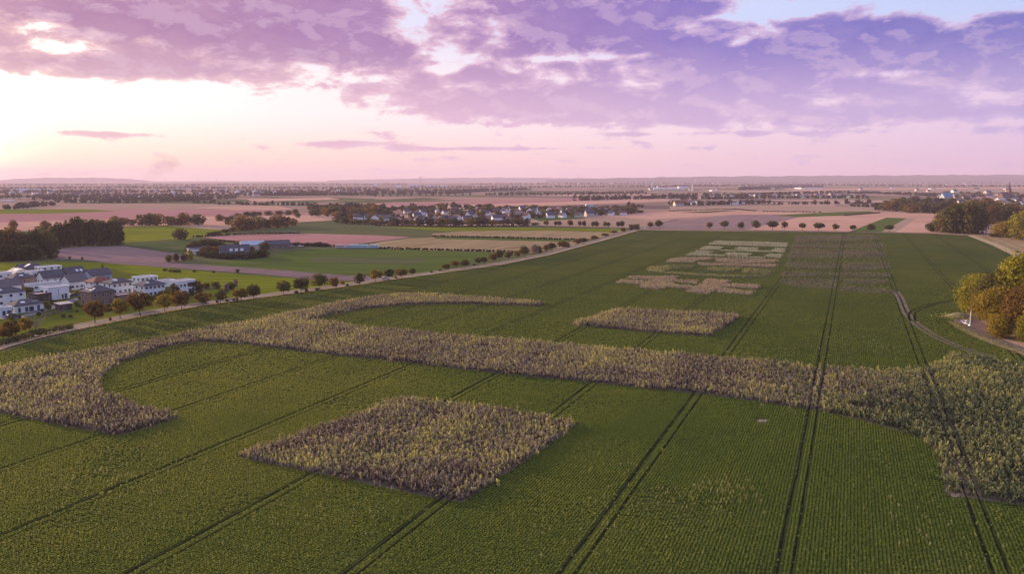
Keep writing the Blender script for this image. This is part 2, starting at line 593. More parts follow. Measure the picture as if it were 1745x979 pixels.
FIELDS = [   # name, material, level, outline as seen in the photograph
    ("green_field", 'dull_green', 0, [(-250, 396), (210, 384), (340, 381), (520, 378), (700, 384), (900, 384), (1100, 386), (1085, 392), (922, 436), (706, 471), (400, 514), (170, 551), (0, 597), (-300, 640)]),
    ("pink_stubble_field", 'stubble', 0, [(-250, 383), (210, 372), (340, 368), (520, 366), (560, 376), (400, 384), (215, 386), (0, 396), (-250, 398)]),
    ("bare_field", 'bare_red', 0, [(-250, 364), (0, 360), (230, 356), (480, 358), (530, 366), (340, 369), (210, 373), (0, 379), (-250, 386)]),
    ("green_strip_field", 'meadow', 0, [(-250, 359), (60, 356), (140, 356), (200, 360), (80, 364), (-250, 366)]),
    ("old_stubble_field", 'stubble_dull', 0, [(-250, 349), (60, 347), (310, 347), (480, 350), (470, 356), (220, 356), (-250, 358)]),
    ("pale_stubble_field", 'stubble', 0, [(330, 354), (420, 351), (480, 352), (500, 357), (400, 358)]),
    ("meadow_field", 'meadow', 1, [(-200, 449), (100, 446), (190, 447), (300, 458), (420, 468), (540, 477), (615, 480), (600, 492), (480, 504), (410, 513), (170, 548), (0, 594), (-200, 640)]),
    ("village_green", 'lawn', 2, [(-200, 474), (60, 462), (190, 458), (240, 470), (340, 478), (350, 500), (400, 512), (170, 549), (0, 595), (-200, 640)]),
    ("ploughed_strip", 'plough', 2, [(140, 443), (230, 446), (285, 447), (420, 456), (600, 470), (690, 472), (640, 480), (540, 477), (440, 467), (300, 457), (190, 449)]),
    ("bare_soil_field", 'bare', 1, [(90, 426), (130, 420), (210, 418), (290, 429), (330, 440), (290, 447), (230, 447), (150, 443), (95, 441)]),
    ("wedge_meadow", 'meadow', 1, [(205, 392), (215, 386), (300, 384), (380, 385), (430, 388), (370, 402), (330, 405), (315, 409), (210, 416)]),
    ("dark_strip_field", 'dark_green', 2, [(150, 421), (210, 413), (322, 408), (318, 425), (290, 431), (210, 419)]),
    ("pale_strip_field", 'stubble_dull', 1, [(290, 385), (400, 384), (395, 391), (360, 391)]),
    ("reddish_field", 'bare_red', 1, [(345, 404), (420, 399), (520, 398), (640, 401), (700, 404), (655, 410), (570, 420), (480, 417), (400, 411)]),
    ("sage_field", 'dull_green', 1, [(420, 398), (510, 391), (570, 383), (640, 384), (740, 388), (880, 391), (740, 404), (640, 401), (520, 398)]),
    ("green_beet_field", 'green', 1, [(330, 452), (450, 437), (500, 427), (560, 424), (700, 425), (880, 429), (840, 440), (765, 458), (706, 470), (640, 470), (560, 467), (420, 456)]),
    ("grey_crop_band", 'dull_green', 2, [(520, 446), (545, 437), (730, 440), (705, 451)]),
    ("dry_grass_field", 'tan', 1, [(655, 411), (700, 406), (740, 404), (850, 406), (1000, 409), (970, 420), (905, 431), (840, 429), (650, 424), (615, 419)]),
    ("green_strip", 'green', 2, [(735, 403), (980, 408), (970, 412), (745, 407)]),
    ("upper_dry_field", 'tan', 1, [(735, 398), (800, 393), (1000, 391), (1065, 393), (1040, 402), (1000, 408), (740, 402)]),
    ("olive_field", 'meadow', 1, [(640, 386), (820, 387), (1070, 390), (1040, 396), (930, 393), (760, 394)]),
    ("tan_field", 'stubble_dull', 0, [(905, 372), (930, 368), (1010, 367), (1110, 374), (1150, 374), (1090, 388), (930, 385), (860, 381)]),
    ("green_patch", 'green', 1, [(905, 371), (925, 368), (960, 367), (1000, 372), (920, 377)]),
    ("pale_pink_field", 'stubble', 0, [(1060, 366), (1200, 356), (1290, 360), (1250, 366), (1110, 374), (1020, 369)]),
    ("purple_field", 'bare', 0, [(1080, 391), (1150, 376), (1250, 366), (1375, 366), (1360, 370), (1270, 393)]),
    ("bright_stubble_field", 'stubble', 0, [(1268, 393), (1365, 369), (1420, 368), (1510, 371), (1445, 395)]),
    ("grass_field", 'green', 0, [(1445, 396), (1510, 371), (1545, 372), (1500, 396)]),
    ("tan_wedge_field", 'stubble_dull', 0, [(1500, 396), (1545, 372), (1560, 373), (1525, 397)]),
    ("pink_wedge_field", 'stubble', 0, [(1525, 397), (1560, 373), (1620, 374), (1620, 399)]),
    ("far_stubble_field", 'stubble_dull', 0, [(1140, 352), (1300, 350), (1480, 352), (1530, 359), (1400, 362), (1290, 361), (1200, 356), (1145, 360)]),
    ("far_pink_field", 'stubble', 1, [(1250, 366), (1290, 360), (1400, 362), (1340, 366)]),
    ("far_green_field", 'green', 1, [(1320, 367), (1400, 363), (1480, 360), (1495, 363), (1440, 367), (1360, 370)]),
    ("pink_bar_field", 'stubble', 0, [(1440, 368), (1500, 363), (1620, 364), (1625, 371), (1510, 371)]),
    ("thin_green_field", 'dark_green', 2, [(1160, 362), (1230, 359), (1258, 359), (1200, 363)]),
    ("behind_village_field", 'stubble', 0, [(640, 352), (900, 344), (1130, 337), (1150, 343), (900, 352), (760, 356)]),
    ("rose_field", 'bare_red', 0, [(640, 346), (800, 342), (1000, 338), (1120, 336), (1000, 343), (760, 350), (640, 352)]),
    ("far_green_strip", 'dull_green', 0, [(590, 343), (720, 337), (760, 339), (640, 346), (560, 346)]),
    ("far_strip", 'stubble', 0, [(420, 339), (560, 337), (580, 340), (430, 344)]),
    ("far_tan_strip", 'stubble_dull', 0, [(1140, 333), (1400, 326), (1760, 322), (1900, 322), (1900, 327), (1500, 329), (1200, 338)]),
    ("far_rose_strip", 'stubble', 1, [(1330, 322), (1760, 319), (1760, 321.5), (1360, 325)]),
    ("bare_patch_field", 'bare', 0, [(1655, 380), (1700, 376), (1745, 385), (1690, 403), (1640, 400)]),
    ("rough_grass", 'tan', 1, [(1655, 401), (1720, 400), (1900, 405), (1900, 480), (1745, 441)]),
]
for i, (nm, mt, lv, pts) in enumerate(FIELDS):
    sheet(nm, wpoly(pts), -0.25 + 0.06 * lv + 0.002 * i, M[mt])

# the beet field in front
FIELD_PX = [(1088, 392.5), (1340, 395), (1580, 398.5), (1660, 402), (1745, 441), (1900, 520), (2300, 700), (2600, 979), (2000, 1200), (-300, 1200), (-500, 700), (-200, 655), (0, 600), (60, 583), (125, 567), (170, 555), (240, 540), (330, 524), (400, 514), (553, 494), (706, 471.5), (840, 453), (922, 436.5), (1014, 412)]
FIELD = wpoly(FIELD_PX)
sheet("beet_field", FIELD, 0.02, M['crop'])

# road along the field with its dry verge
ROAD_PX = [(-160, 640), (-60, 607), (0, 588), (60, 572), (125, 558), (170, 549), (240, 535.5), (330, 520), (400, 510), (553, 490.5), (706, 469), (840, 451), (922, 435), (1014, 411), (1060, 398), (1084, 391.6), (1100, 389.5)]
road_line = resample([G(*p) for p in ROAD_PX], 6.0)
ribbon("farm_road", road_line[3:], 1.8, 0.06, M['asphalt'])
off = np.gradient(road_line, axis=0); off /= np.linalg.norm(off, axis=1)[:, None]
nrm = np.stack([off[:, 1], -off[:, 0]], 1)
VERGE = road_line + nrm * 3.5
ribbon("verge", VERGE, 1.6, 0.04, M['verge'])
ribbon("far_verge", road_line - nrm * 3.2, 1.1, 0.035, M['tan'])
# road along the far end of the field
far_edge = resample([G(*p) for p in [(1040, 389.6), (1100, 390.6), (1340, 393.6), (1580, 397.2), (1640, 399.4), (1760, 405)]], 20.0)
ribbon("end_path", far_edge, 2.6, 0.05, M['verge'])
back_lane = resample([G(*p) for p in [(700, 384.5), (900, 385.5), (1060, 389.5), (1100, 389.8)]], 20.0)
ribbon("country_lane", back_lane, 2.0, 0.03, M['verge'])
ribbon("meadow_path", resample([G(*p) for p in [(205, 414.5), (260, 411), (320, 403), (380, 402), (480, 400)]], 10.0), 1.5, 0.03, M['tan'])
ribbon("grass_verge", resample([G(*p) for p in [(1655, 402), (1700, 419), (1760, 447), (1830, 480)]], 6.0), 3.2, 0.05, M['verge'])
# settlement streets
ribbon("village_street", resample([G(*p) for p in [(-60, 546), (40, 541), (60, 533), (105, 519), (140, 507), (160, 500)]], 4.0), 2.2, 0.03, M['asphalt'])
ribbon("village_street", resample([G(*p) for p in [(-40, 505), (60, 494), (115, 486), (150, 480)]], 4.0), 2.2, 0.03, M['asphalt'])
ribbon("village_street", resample([G(*p) for p in [(120, 512), (200, 499), (290, 482), (330, 478)]], 4.0), 2.2, 0.034, M['asphalt'])

# wheel tracks of the sprayer, 25 m apart
s0 = np.dot(G(1336, 979), TB)
step_s = abs(np.dot(G(1336, 979), TB) - np.dot(G(967, 979), TB))
TRAMS = [s0 + k * step_s for k in range(-11, 5)]
GAUGE = 0.9


def clip_line(s, poly, t0, t1, st=2.0):
    """the stretches of a row at offset s that lie inside an outline"""
    t = np.arange(t0, t1, st)
    x = TA[0] * t + TB[0] * s; y = TA[1] * t + TB[1] * s
    ok = inside(poly, x, y)
    runs, cur = [], []
    for i in range(len(t)):
        if ok[i]:
            cur.append((x[i], y[i]))
        elif cur:
            runs.append(cur); cur = []
    if cur: runs.append(cur)
    return [r for r in runs if len(r) > 4]


for k, s in enumerate(TRAMS):
    for sd in (-GAUGE, GAUGE):
        for run in clip_line(s + sd, FIELD, 20, 900):
            p = np.array(run)
            w = 0.17 + 0.06 * np.sin(np.arange(len(p)) * 0.9 + k)
            nn = np.array(TB)
            jit = np.convolve(RNG.normal(0, 0.10, len(p) + 8), np.ones(9) / 9, 'valid')[:, None] * nn * 2
            L, Rr = p - nn * w[:, None] + jit, p + nn * w[:, None] + jit
            v = [(a, b, 0.035) for a, b in L] + [(a, b, 0.035) for a, b in Rr]
            n = len(p)
            tag(link("wheel_track", mesh_from("wheel_track", v, [(i, n + i, n + i + 1, i + 1) for i in range(n - 1)], M['shaded_soil_track'])), kind='structure')

# turning tracks by the grove and the worn path
M['worn'] = plain("worn_earth", (0.17, 0.125, 0.105), 0.95, 0.1, 0.25, 0.5)
ARCS = []


def arc(name, pts, half, mat, twin=True):
    line = resample([G(*p) for p in smooth_line(pts)], 1.5)
    d = np.gradient(line, axis=0); d /= np.linalg.norm(d, axis=1)[:, None]
    nn = np.stack([d[:, 1], -d[:, 0]], 1)
    for sd in ((-0.95, 0.95) if twin else (0.0,)):
        q = line + nn * sd
        ARCS.append(q)
        ribbon(name, q, half, 0.045, M[mat])


def smooth_line(pts, it=2):
    p = np.array(pts, float)
    for _ in range(it):
        a, b = p[:-1], p[1:]
        p = np.concatenate([p[:1], np.stack([a * .75 + b * .25, a * .25 + b * .75], 1).reshape(-1, 2), p[-1:]])
    return p


arc("turning_track", [(1556, 548), (1552, 538), (1560, 529), (1590, 519), (1640, 509), (1690, 500)], 0.42, 'shaded_soil_track')
arc("worn_path", [(1527, 497), (1535, 510), (1543, 532), (1560, 553), (1600, 578), (1650, 598), (1700, 611)], 0.55, 'worn')
M["pale_soil"] = plain("pale_bare_soil", (0.27, 0.21, 0.17), 1.0, 0.0, 0.3, 1.5)
sheet("bare_spot", wpoly(smoothpoly([(1289, 717.5), (1295, 715.5), (1300, 716.8), (1308, 715.6), (1313, 717), (1305, 718.6), (1307, 720.5), (1297, 719.6), (1291, 721)], 1)), 0.05, M["pale_soil"])
sheet("bare_spot", wpoly(smoothpoly([(1618, 843), (1635, 842), (1636, 848), (1622, 849)])), 0.05, M['pale_soil'])

# ------------------------------------------------------------------ flower patches
BAND_PX = [(-120, 655), (0, 632), (60, 617), (150, 602), (250, 585), (330, 567), (420, 550), (500, 535), (560, 522), (620, 510), (680, 504), (760, 505), (830, 510), (890, 515), (930, 519),
           (915, 522), (860, 520), (760, 518), (680, 521), (620, 527), (560, 538), (525, 547), (600, 558), (700, 567), (800, 577), (900, 585), (1000, 593), (1100, 602), (1200, 611), (1300, 620),
           (1400, 629), (1500, 635), (1570, 634), (1600, 623), (1618, 606), (1660, 610), (1760, 628), (1900, 660), (2000, 880), (1745, 862), (1700, 857), (1650, 850), (1610, 843), (1607, 810),
           (1597, 775), (1570, 750), (1530, 735), (1470, 718), (1400, 702), (1300, 687), (1200, 673), (1100, 663), (1000, 652), (900, 643), (800, 632), (700, 620), (600, 609), (500, 598),
           (420, 588), (350, 583), (290, 590), (220, 612), (180, 635), (166, 655), (178, 675), (230, 691), (302, 713), (260, 729), (205, 743), (150, 735), (80, 722), (0, 705), (-120, 690)]
DIAMOND_PX = [(403, 781), (682, 683), (800, 694), (985, 725), (790, 858), (740, 851), (560, 812)]
MID_PX = [(975, 555), (1053, 528), (1160, 534), (1262, 541), (1207, 574), (1120, 568)]


def zq(q, ox, oy, sx):
    return [(ox + a * sx, oy + b * sx) for a, b in q]


QA = [zq(q, 1030, 381, .1891) for q in [
    [(230, 480), (450, 482), (430, 515), (210, 500)], [(140, 515), (430, 525), (400, 560), (110, 540)], [(480, 480), (660, 480), (600, 560), (480, 605), (300, 580), (430, 520)],
    [(650, 510), (840, 520), (830, 550), (650, 535)], [(590, 550), (840, 570), (830, 600), (580, 580)], [(920, 505), (1140, 520), (1060, 580), (930, 645), (735, 620), (840, 580)],
    [(1140, 545), (1400, 565), (1370, 595), (1080, 575)], [(1060, 590), (1350, 615), (1320, 650), (1010, 628)]]]
QB = [zq(q, 1030, 381, .1891) for q in [
    [(400, 400), (560, 385), (820, 380), (790, 405), (640, 410), (520, 440), (380, 432)], [(380, 432), (700, 445), (1180, 475), (1480, 480), (1300, 492), (900, 480), (560, 455)],
    [(930, 400), (1250, 400), (1200, 425), (1120, 440), (900, 430)], [(1255, 405), (1400, 415), (1520, 440), (1480, 470), (1240, 450)]]]
QC = [zq(q, 1030, 381, .1891) for q in [
    [(600, 320), (700, 310), (980, 315), (960, 332), (830, 335), (800, 357), (560, 355)], [(1000, 315), (1560, 330), (1540, 355), (1240, 360), (1010, 350)], [(830, 357), (1550, 372), (1540, 400), (870, 382)]]]
QD = [zq(q, 1030, 381, .1891) for q in [
    [(740, 290), (840, 248), (980, 255), (945, 278), (1080, 288), (1090, 302)], [(1110, 265), (1320, 275), (1290, 297), (1080, 288)], [(1480, 278), (1610, 280), (1580, 318), (1440, 302)],
    [(840, 242), (920, 207), (1075, 212), (1050, 237)], [(1210, 215), (1390, 222), (1370, 247), (1180, 240)], [(1540, 227), (1640, 230), (1610, 268), (1500, 257)],
    [(940, 192), (1010, 158), (1650, 178), (1640, 215), (1200, 202)], [(1090, 296), (1440, 306), (1420, 318), (1100, 304)], [(1050, 240), (1500, 252), (1490, 262), (1040, 250)]]]
QE = [zq(q, 1310, 380.5, .2006) for q in [
    [(230, 110), (900, 105), (965, 140), (215, 172)], [(200, 182), (970, 176), (980, 205), (190, 214)], [(190, 222), (980, 236), (995, 292), (165, 300)], [(150, 335), (600, 345), (590, 392), (130, 377)],
    [(620, 345), (1010, 335), (1030, 380), (900, 395), (630, 405)], [(110, 412), (560, 425), (1030, 430), (1040, 458), (100, 452)], [(90, 505), (150, 475), (600, 480), (575, 520), (560, 562), (240, 542)],
    [(620, 535), (1060, 570), (1080, 602), (600, 578)], [(640, 475), (1050, 488), (1040, 502), (900, 520), (640, 512)]]]

M['patch_floor'] = field_mat("patch_floor", (0.085, 0.066, 0.046), (0.155, 0.115, 0.092), 0.05, 0.9, TRAM_AZ, 0.2, 2.0)
M['strip_floor'] = field_mat('strip_floor', (0.06, 0.075, 0.035), (0.13, 0.12, 0.07), 0.05, 0.5, TRAM_AZ, 0.2, 2.0)
M['flower'] = None


def flower_mat(name, stops):
    m, nt, out = newmat(name)
    col = ramp(attr(nt, 'tone'), stops)
    a = nt.nodes.new('ShaderNodeBsdfDiffuse'); nt.links.new(col.s, a.inputs[0])
    t = nt.nodes.new('ShaderNodeBsdfTranslucent'); nt.links.new(col.s, t.inputs[0])
    mx = nt.nodes.new('ShaderNodeMixShader'); mx.inputs[0].default_value = 0.3
    nt.links.new(a.outputs[0], mx.inputs[1]); nt.links.new(t.outputs[0], mx.inputs[2])
    nt.links.new(mx.outputs[0], out.inputs[0])
    return m


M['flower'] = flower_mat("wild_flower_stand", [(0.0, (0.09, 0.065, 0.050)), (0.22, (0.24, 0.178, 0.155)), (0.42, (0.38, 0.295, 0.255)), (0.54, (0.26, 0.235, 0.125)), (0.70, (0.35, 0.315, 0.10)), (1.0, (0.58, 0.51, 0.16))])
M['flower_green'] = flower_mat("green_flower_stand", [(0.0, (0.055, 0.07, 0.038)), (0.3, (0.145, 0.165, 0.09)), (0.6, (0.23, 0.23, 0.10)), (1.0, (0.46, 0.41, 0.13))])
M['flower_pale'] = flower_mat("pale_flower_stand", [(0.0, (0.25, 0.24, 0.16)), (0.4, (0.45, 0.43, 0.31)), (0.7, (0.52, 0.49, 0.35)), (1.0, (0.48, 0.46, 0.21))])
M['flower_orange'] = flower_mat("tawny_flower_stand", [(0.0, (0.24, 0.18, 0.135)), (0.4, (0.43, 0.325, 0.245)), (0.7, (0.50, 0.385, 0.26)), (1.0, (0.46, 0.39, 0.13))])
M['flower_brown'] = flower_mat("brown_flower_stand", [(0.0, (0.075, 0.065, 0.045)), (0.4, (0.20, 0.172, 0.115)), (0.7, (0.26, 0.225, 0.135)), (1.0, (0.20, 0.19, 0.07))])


def leafquad(base, d, up, L, W):
    """a leaf-shaped quad from base along d"""
    d = Vector(d).normalized(); s = d.cross(Vector(up)).normalized() * W * 0.5
    b = Vector(base); m = b + d * L * 0.55; t = b + d * L
    return [tuple(b), tuple(m + s), tuple(t), tuple(m - s)]


def plant_template(seed, nlow, nhigh, spread=0.42):
    r = random.Random(seed)
    q, tone, hgt = [], [], []
    for i in range(nlow):
        a = r.uniform(0, 6.28)
        d = (math.cos(a) * r.uniform(.4, 1.0), math.sin(a) * r.uniform(.4, 1.0), r.uniform(.6, 1.3))
        q.append(leafquad((r.uniform(-.2, .2), r.uniform(-.2, .2), r.uniform(0, .18)), d, (r.uniform(-.3, .3), r.uniform(-.3, .3), 1.0), r.uniform(.45, .75), r.uniform(.22, .4)))
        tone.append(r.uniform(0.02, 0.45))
    for i in range(nhigh):
        a = r.uniform(0, 6.28); z = r.uniform(.35, .8)
        d = (math.cos(a), math.sin(a), r.uniform(.5, 2.2))
        q.append(leafquad((r.uniform(-.12, .12), r.uniform(-.12, .12), z), d, (r.uniform(-.4, .4), r.uniform(-.4, .4), 1.0), r.uniform(.28, spread), r.uniform(.15, .28)))
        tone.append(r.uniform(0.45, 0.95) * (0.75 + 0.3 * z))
    return np.array(q, np.float32).reshape(-1, 3), np.array(tone, np.float32)


PT = [plant_template(i, 3, 7, .34) for i in range(6)]
PT_LOW = [plant_template(20 + i, 4, 2) for i in range(4)]


def vnoise(x, y, sc, seed):
    r = np.random.default_rng(seed)
    o = np.zeros(len(x))
    for i in range(5):
        a = r.uniform(0, 6.28); f = r.uniform(.6, 1.9) / sc; p = r.uniform(0, 6.28)
        o += np.sin((x * math.cos(a) + y * math.sin(a)) * f + p)
    return o / 3.2


def scatter(polys, dens, avoid=True):
    xs, ys = [], []
    for poly in polys:
        p = np.array(poly)
        x0, y0 = p.min(0); x1, y1 = p.max(0)
        st = 1 / math.sqrt(dens)
        gx, gy = np.meshgrid(np.arange(x0, x1, st), np.arange(y0, y1, st))
        gx = gx.ravel() + RNG.uniform(-.5, .5, gx.size) * st; gy = gy.ravel() + RNG.uniform(-.5, .5, gy.size) * st
        rag = 0.6
        ok = inside(poly, gx + RNG.normal(0, rag, len(gx)), gy + RNG.normal(0, rag, len(gx)))
        # seen from here or from a few steps aside, no more
        ok &= (np.abs(gx) < gy * 0.80 + 12)
        if avoid:
            s = gx * TB[0] + gy * TB[1]
            for k in (11, 12):
                for sd in (-GAUGE, GAUGE):
                    ok &= np.abs(s - TRAMS[k] - sd) > 0.42
        xs.append(gx[ok]); ys.append(gy[ok])
    return np.concatenate(xs), np.concatenate(ys)


def grow(name, x, y, sx, sz, templates, tone_add, mat, label, tilt=0.12, z=0.03, group=None, cat=None):
    vs, ts = [], []
    n = len(x)
    which = RNG.integers(0, len(templates), n)
    for k, (tv, tt) in enumerate(templates):
        i = np.where(which == k)[0]
        if not len(i): continue
        a = RNG.uniform(0, 2 * math.pi, len(i))
        ca, sa = np.cos(a)[:, None], np.sin(a)[:, None]
        w = (sx[i] if isinstance(sx, np.ndarray) else sx) * np.ones(len(i)); h = (sz[i] if isinstance(sz, np.ndarray) else sz) * np.ones(len(i))
        X = (tv[:, 0] * ca - tv[:, 1] * sa) * w[:, None]; Y = (tv[:, 0] * sa + tv[:, 1] * ca) * w[:, None]; Z = tv[:, 2][None] * h[:, None]
        X = X + Z * RNG.normal(0, tilt, len(i))[:, None]; Y = Y + Z * RNG.normal(0, tilt, len(i))[:, None]
        vs.append(np.stack([X + x[i][:, None], Y + y[i][:, None], Z + z], -1).reshape(-1, 3))
        ts.append((tt[None] + (tone_add[i] if isinstance(tone_add, np.ndarray) else np.full(len(i), tone_add))[:, None]).ravel())
    v = np.concatenate(vs); t = np.clip(np.concatenate(ts), 0, 1)
    f = np.arange(len(v), dtype=np.int32).reshape(-1, 4)
    return tag(link(name, mesh_from(name, v, f, mat, tone=t)), label, cat, group, 'stuff')


FLOOR_N = 0


def patch(name, polys, label, dens, sx, sz, mat, low=0.0, tone=0.0, var=0.25, seed=1, floor='patch_floor', avoid=True):
    global FLOOR_N
    for p in (polys if floor else []):
        FLOOR_N += 1
        sheet("patch_floor", p, 0.026 + 0.0001 * FLOOR_N, M[floor])
    x, y = scatter(polys, dens, avoid)
    nz = vnoise(x, y, 9.0, seed) * 0.6 + vnoise(x, y, 3.0, seed + 1) * 0.4
    keep = (vnoise(x, y, 2.2, seed + 5) + .6 * vnoise(x, y, 7.0, seed + 6) + RNG.normal(0, .3, len(x))) > -1.4
    x, y, nz = x[keep], y[keep], nz[keep]
    hs = sz * (1.0 + 0.28 * vnoise(x, y, 5.0, seed + 2) + RNG.normal(0, .24, len(x))).clip(.35, 1.8)
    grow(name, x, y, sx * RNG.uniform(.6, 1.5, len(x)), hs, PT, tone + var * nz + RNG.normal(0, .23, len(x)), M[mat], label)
    return x, y


BAND, DIAMOND, MIDP = wpoly(BAND_PX), wpoly(DIAMOND_PX), wpoly(MID_PX)
# the right end of the band is greener and bushier
SPLIT_X = G(1540, 700)


def split_band():
    sheet("patch_floor", BAND, 0.026, M['patch_floor'])
    x, y = scatter([BAND], 2.3)
    px = 872.5 + F * x / (y * CP + CAM_H * SP)         # how far to the right of the field the plant stands
    g = ((px - 1250) / 380 + 0.35 * vnoise(x, y, 14.0, 5) + RNG.normal(0, .18, len(x))).clip(0, 1)
    right = g > 0.5
    nz = vnoise(x, y, 10.0, 31) * 0.6 + vnoise(x, y, 3.2, 32) * 0.4
    keep = (vnoise(x, y, 2.2, 38) + .6 * vnoise(x, y, 7.0, 39) + RNG.normal(0, .3, len(x))) > -1.35
    x, y, nz, right = x[keep], y[keep], nz[keep], right[keep]
    h = (1.25 * (1.0 + 0.26 * vnoise(x, y, 5.0, 33) + RNG.normal(0, .24, len(x)))).clip(.4, 2.3)
    w = .9 * RNG.uniform(.6, 1.5, len(x))
    t = -0.11 + 0.34 * nz + RNG.normal(0, .23, len(x))
    a = ~right
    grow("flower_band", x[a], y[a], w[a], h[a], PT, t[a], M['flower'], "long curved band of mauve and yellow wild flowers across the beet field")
    b = right
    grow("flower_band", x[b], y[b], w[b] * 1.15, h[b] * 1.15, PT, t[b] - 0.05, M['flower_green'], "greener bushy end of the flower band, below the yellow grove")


split_band()
patch("flower_patch", [DIAMOND], "large diamond of mauve wild flowers with yellowish tips in the front of the field", 2.6, .9, 1.2, 'flower', tone=-.07, var=.36, seed=41)
patch("flower_patch", [MIDP], "smaller four-sided patch of mauve wild flowers behind the flower band", 2.2, .95, 1.25, 'flower', tone=-.09, var=.3, seed=44)
patch("flower_patch", [wpoly(q) for q in QA], "tawny stepped flower strips, nearest of the striped plots", 1.1, 1.2, .75, 'flower_orange', seed=51, avoid=False, floor='strip_floor')
patch("flower_patch", [wpoly(q) for q in QB], "grey-green flower strips with a yellow corner behind the tawny strips", 0.8, 1.2, .75, 'flower_green', tone=.1, seed=52, avoid=False, floor='strip_floor')
patch("flower_patch", [wpoly(q) for q in QC], "brownish flower strips between the grey-green and the pale strips", 0.75, 1.25, .75, 'flower_orange', tone=-.1, seed=53, avoid=False, floor='strip_floor')
patch("flower_patch", [wpoly(q) for q in QD], "pale whitish flower strips, farthest of the striped plots", 0.6, 1.3, 0.65, 'flower_pale', seed=54, avoid=False, floor='strip_floor')
patch("flower_patch", [wpoly(q) for q in QE], "dull brown flower strips crossed by wheel tracks, beside the pale strips", 0.45, 1.25, .75, 'flower_brown', seed=55, floor='strip_floor')

patch('flower_patch', [wpoly(zq([(225, 108), (980, 108), (1085, 600), (580, 570), (240, 545), (90, 500)], 1310, 380.5, .2006))], 'thin low growth between the dull brown flower strips', .09, 1.2, .5, 'flower_green', seed=61, floor=None)

# ------------------------------------------------------------------ beet plants, row by row where rows can be told apart
M['beet'] = leaf_mat("beet_leaf", [(0.06, (0.080, 0.132, 0.022)), (0.36, (0.150, 0.195, 0.034)), (0.66, (0.25, 0.25, 0.047)), (1.0, (0.40, 0.35, 0.075))], 0.3, 0.05, 0.35, 0.0)


def beet_template(seed, n):
    r = random.Random(seed)
    q, tone = [], []
    for i in range(n):
        a = 6.28 * i / n + r.uniform(-.5, .5)
        d = (math.cos(a), math.sin(a), r.uniform(.5, 1.5))
        q.append(leafquad((0, 0, 0.02), d, (0, 0, 1), r.uniform(.24, .37), r.uniform(.15, .23)))
        tone.append(r.uniform(.28, .72))
    return np.array(q, np.float32).reshape(-1, 3), np.array(tone, np.float32)


GROVE_AREA = wpoly([(1620, 548), (1631, 537), (1648, 512), (1745, 497), (1900, 480), (1960, 720), (1760, 614), (1690, 588), (1648, 569)])


def beets():
    s_all = np.arange(s0 - step_s * 13, s0 + step_s * 4, 0.5)
    t_all = np.arange(60, 560, 0.35)
    X, Y, W = [], [], []
    for s in s_all:
        trod = min(abs(s - c - sd) for c in TRAMS for sd in (-GAUGE, GAUGE)) < 0.37
        t = t_all + RNG.uniform(-.13, .13, len(t_all))
        if trod:        # a few plants survive in the wheel tracks
            t = t[RNG.random(len(t)) < .05]
        ss = s + RNG.normal(0, .035, len(t))
        x = TA[0] * t + TB[0] * ss; y = TA[1] * t + TB[1] * ss
        p = np.clip((165.0 / np.maximum(y, 1)) ** 2.3, 0, 1) * np.clip((440 - y) / 200, 0, 1) ** 1.3
        ok = (y > 92) & (np.abs(s) < 1e9) & (y < 440) & (np.abs(x) < y * 0.74 + 10) & (RNG.random(len(t)) < p)
        x, y, p = x[ok], y[ok], p[ok]
        X.append(x); Y.append(y); W.append(np.minimum(((165.0 / np.maximum(y, 165)) ** 2.3) ** -0.13, 1.3))
    x, y, w = np.concatenate(X), np.concatenate(Y), np.concatenate(W)
    ok = inside(FIELD, x, y)
    for poly in (BAND, DIAMOND, MIDP, GROVE_AREA):
        ok &= ~inside(poly, x, y)
    # weak growth here and there
    ok &= (vnoise(x, y, 6.0, 71) + RNG.normal(0, .5, len(x))) > -1.1
    ok &= (vnoise(x, y, 1.6, 75) + .7 * vnoise(x, y, 15.0, 76) + RNG.normal(0, .35, len(x))) > -1.9
    for sx_, sy_, sr in ((*G(1300, 718), 1.5), (*G(1627, 845), 1.4)):
        ok &= (x - sx_) ** 2 + ((y - sy_) / 1.6) ** 2 > (sr * (1 + .35 * np.sin(x * 2.3 + y * 1.1)) + RNG.normal(0, .25, len(x))) ** 2
    for q in ARCS:
        m = np.where(ok & (x > q[:, 0].min() - 2) & (x < q[:, 0].max() + 2) & (y > q[:, 1].min() - 2) & (y < q[:, 1].max() + 2))[0]
        if len(m):
            dmin = np.min((x[m][:, None] - q[None, :, 0]) ** 2 + (y[m][:, None] - q[None, :, 1]) ** 2, axis=1)
            ok[m[dmin < 0.55 ** 2]] = False
    x, y, w = x[ok], y[ok], w[ok]
    nz = vnoise(x, y, 22.0, 72) * .5 + vnoise(x, y, 7.0, 73) * .5
    print("beets", len(x))
    h = (1.0 + .18 * vnoise(x, y, 4.0, 74) + RNG.normal(0, .12, len(x))).clip(.5, 1.6) * w ** .5
    grow("beet_plants", x, y, w * RNG.uniform(.8, 1.15, len(x)), h, [beet_template(i, 4) for i in range(4)], nz * .22 - 0.06 + np.clip(-x / 260, -.18, .24) + RNG.normal(0, .075, len(x)), M['beet'],
         "rows of green beet plants covering the field", tilt=0.1)


beets()
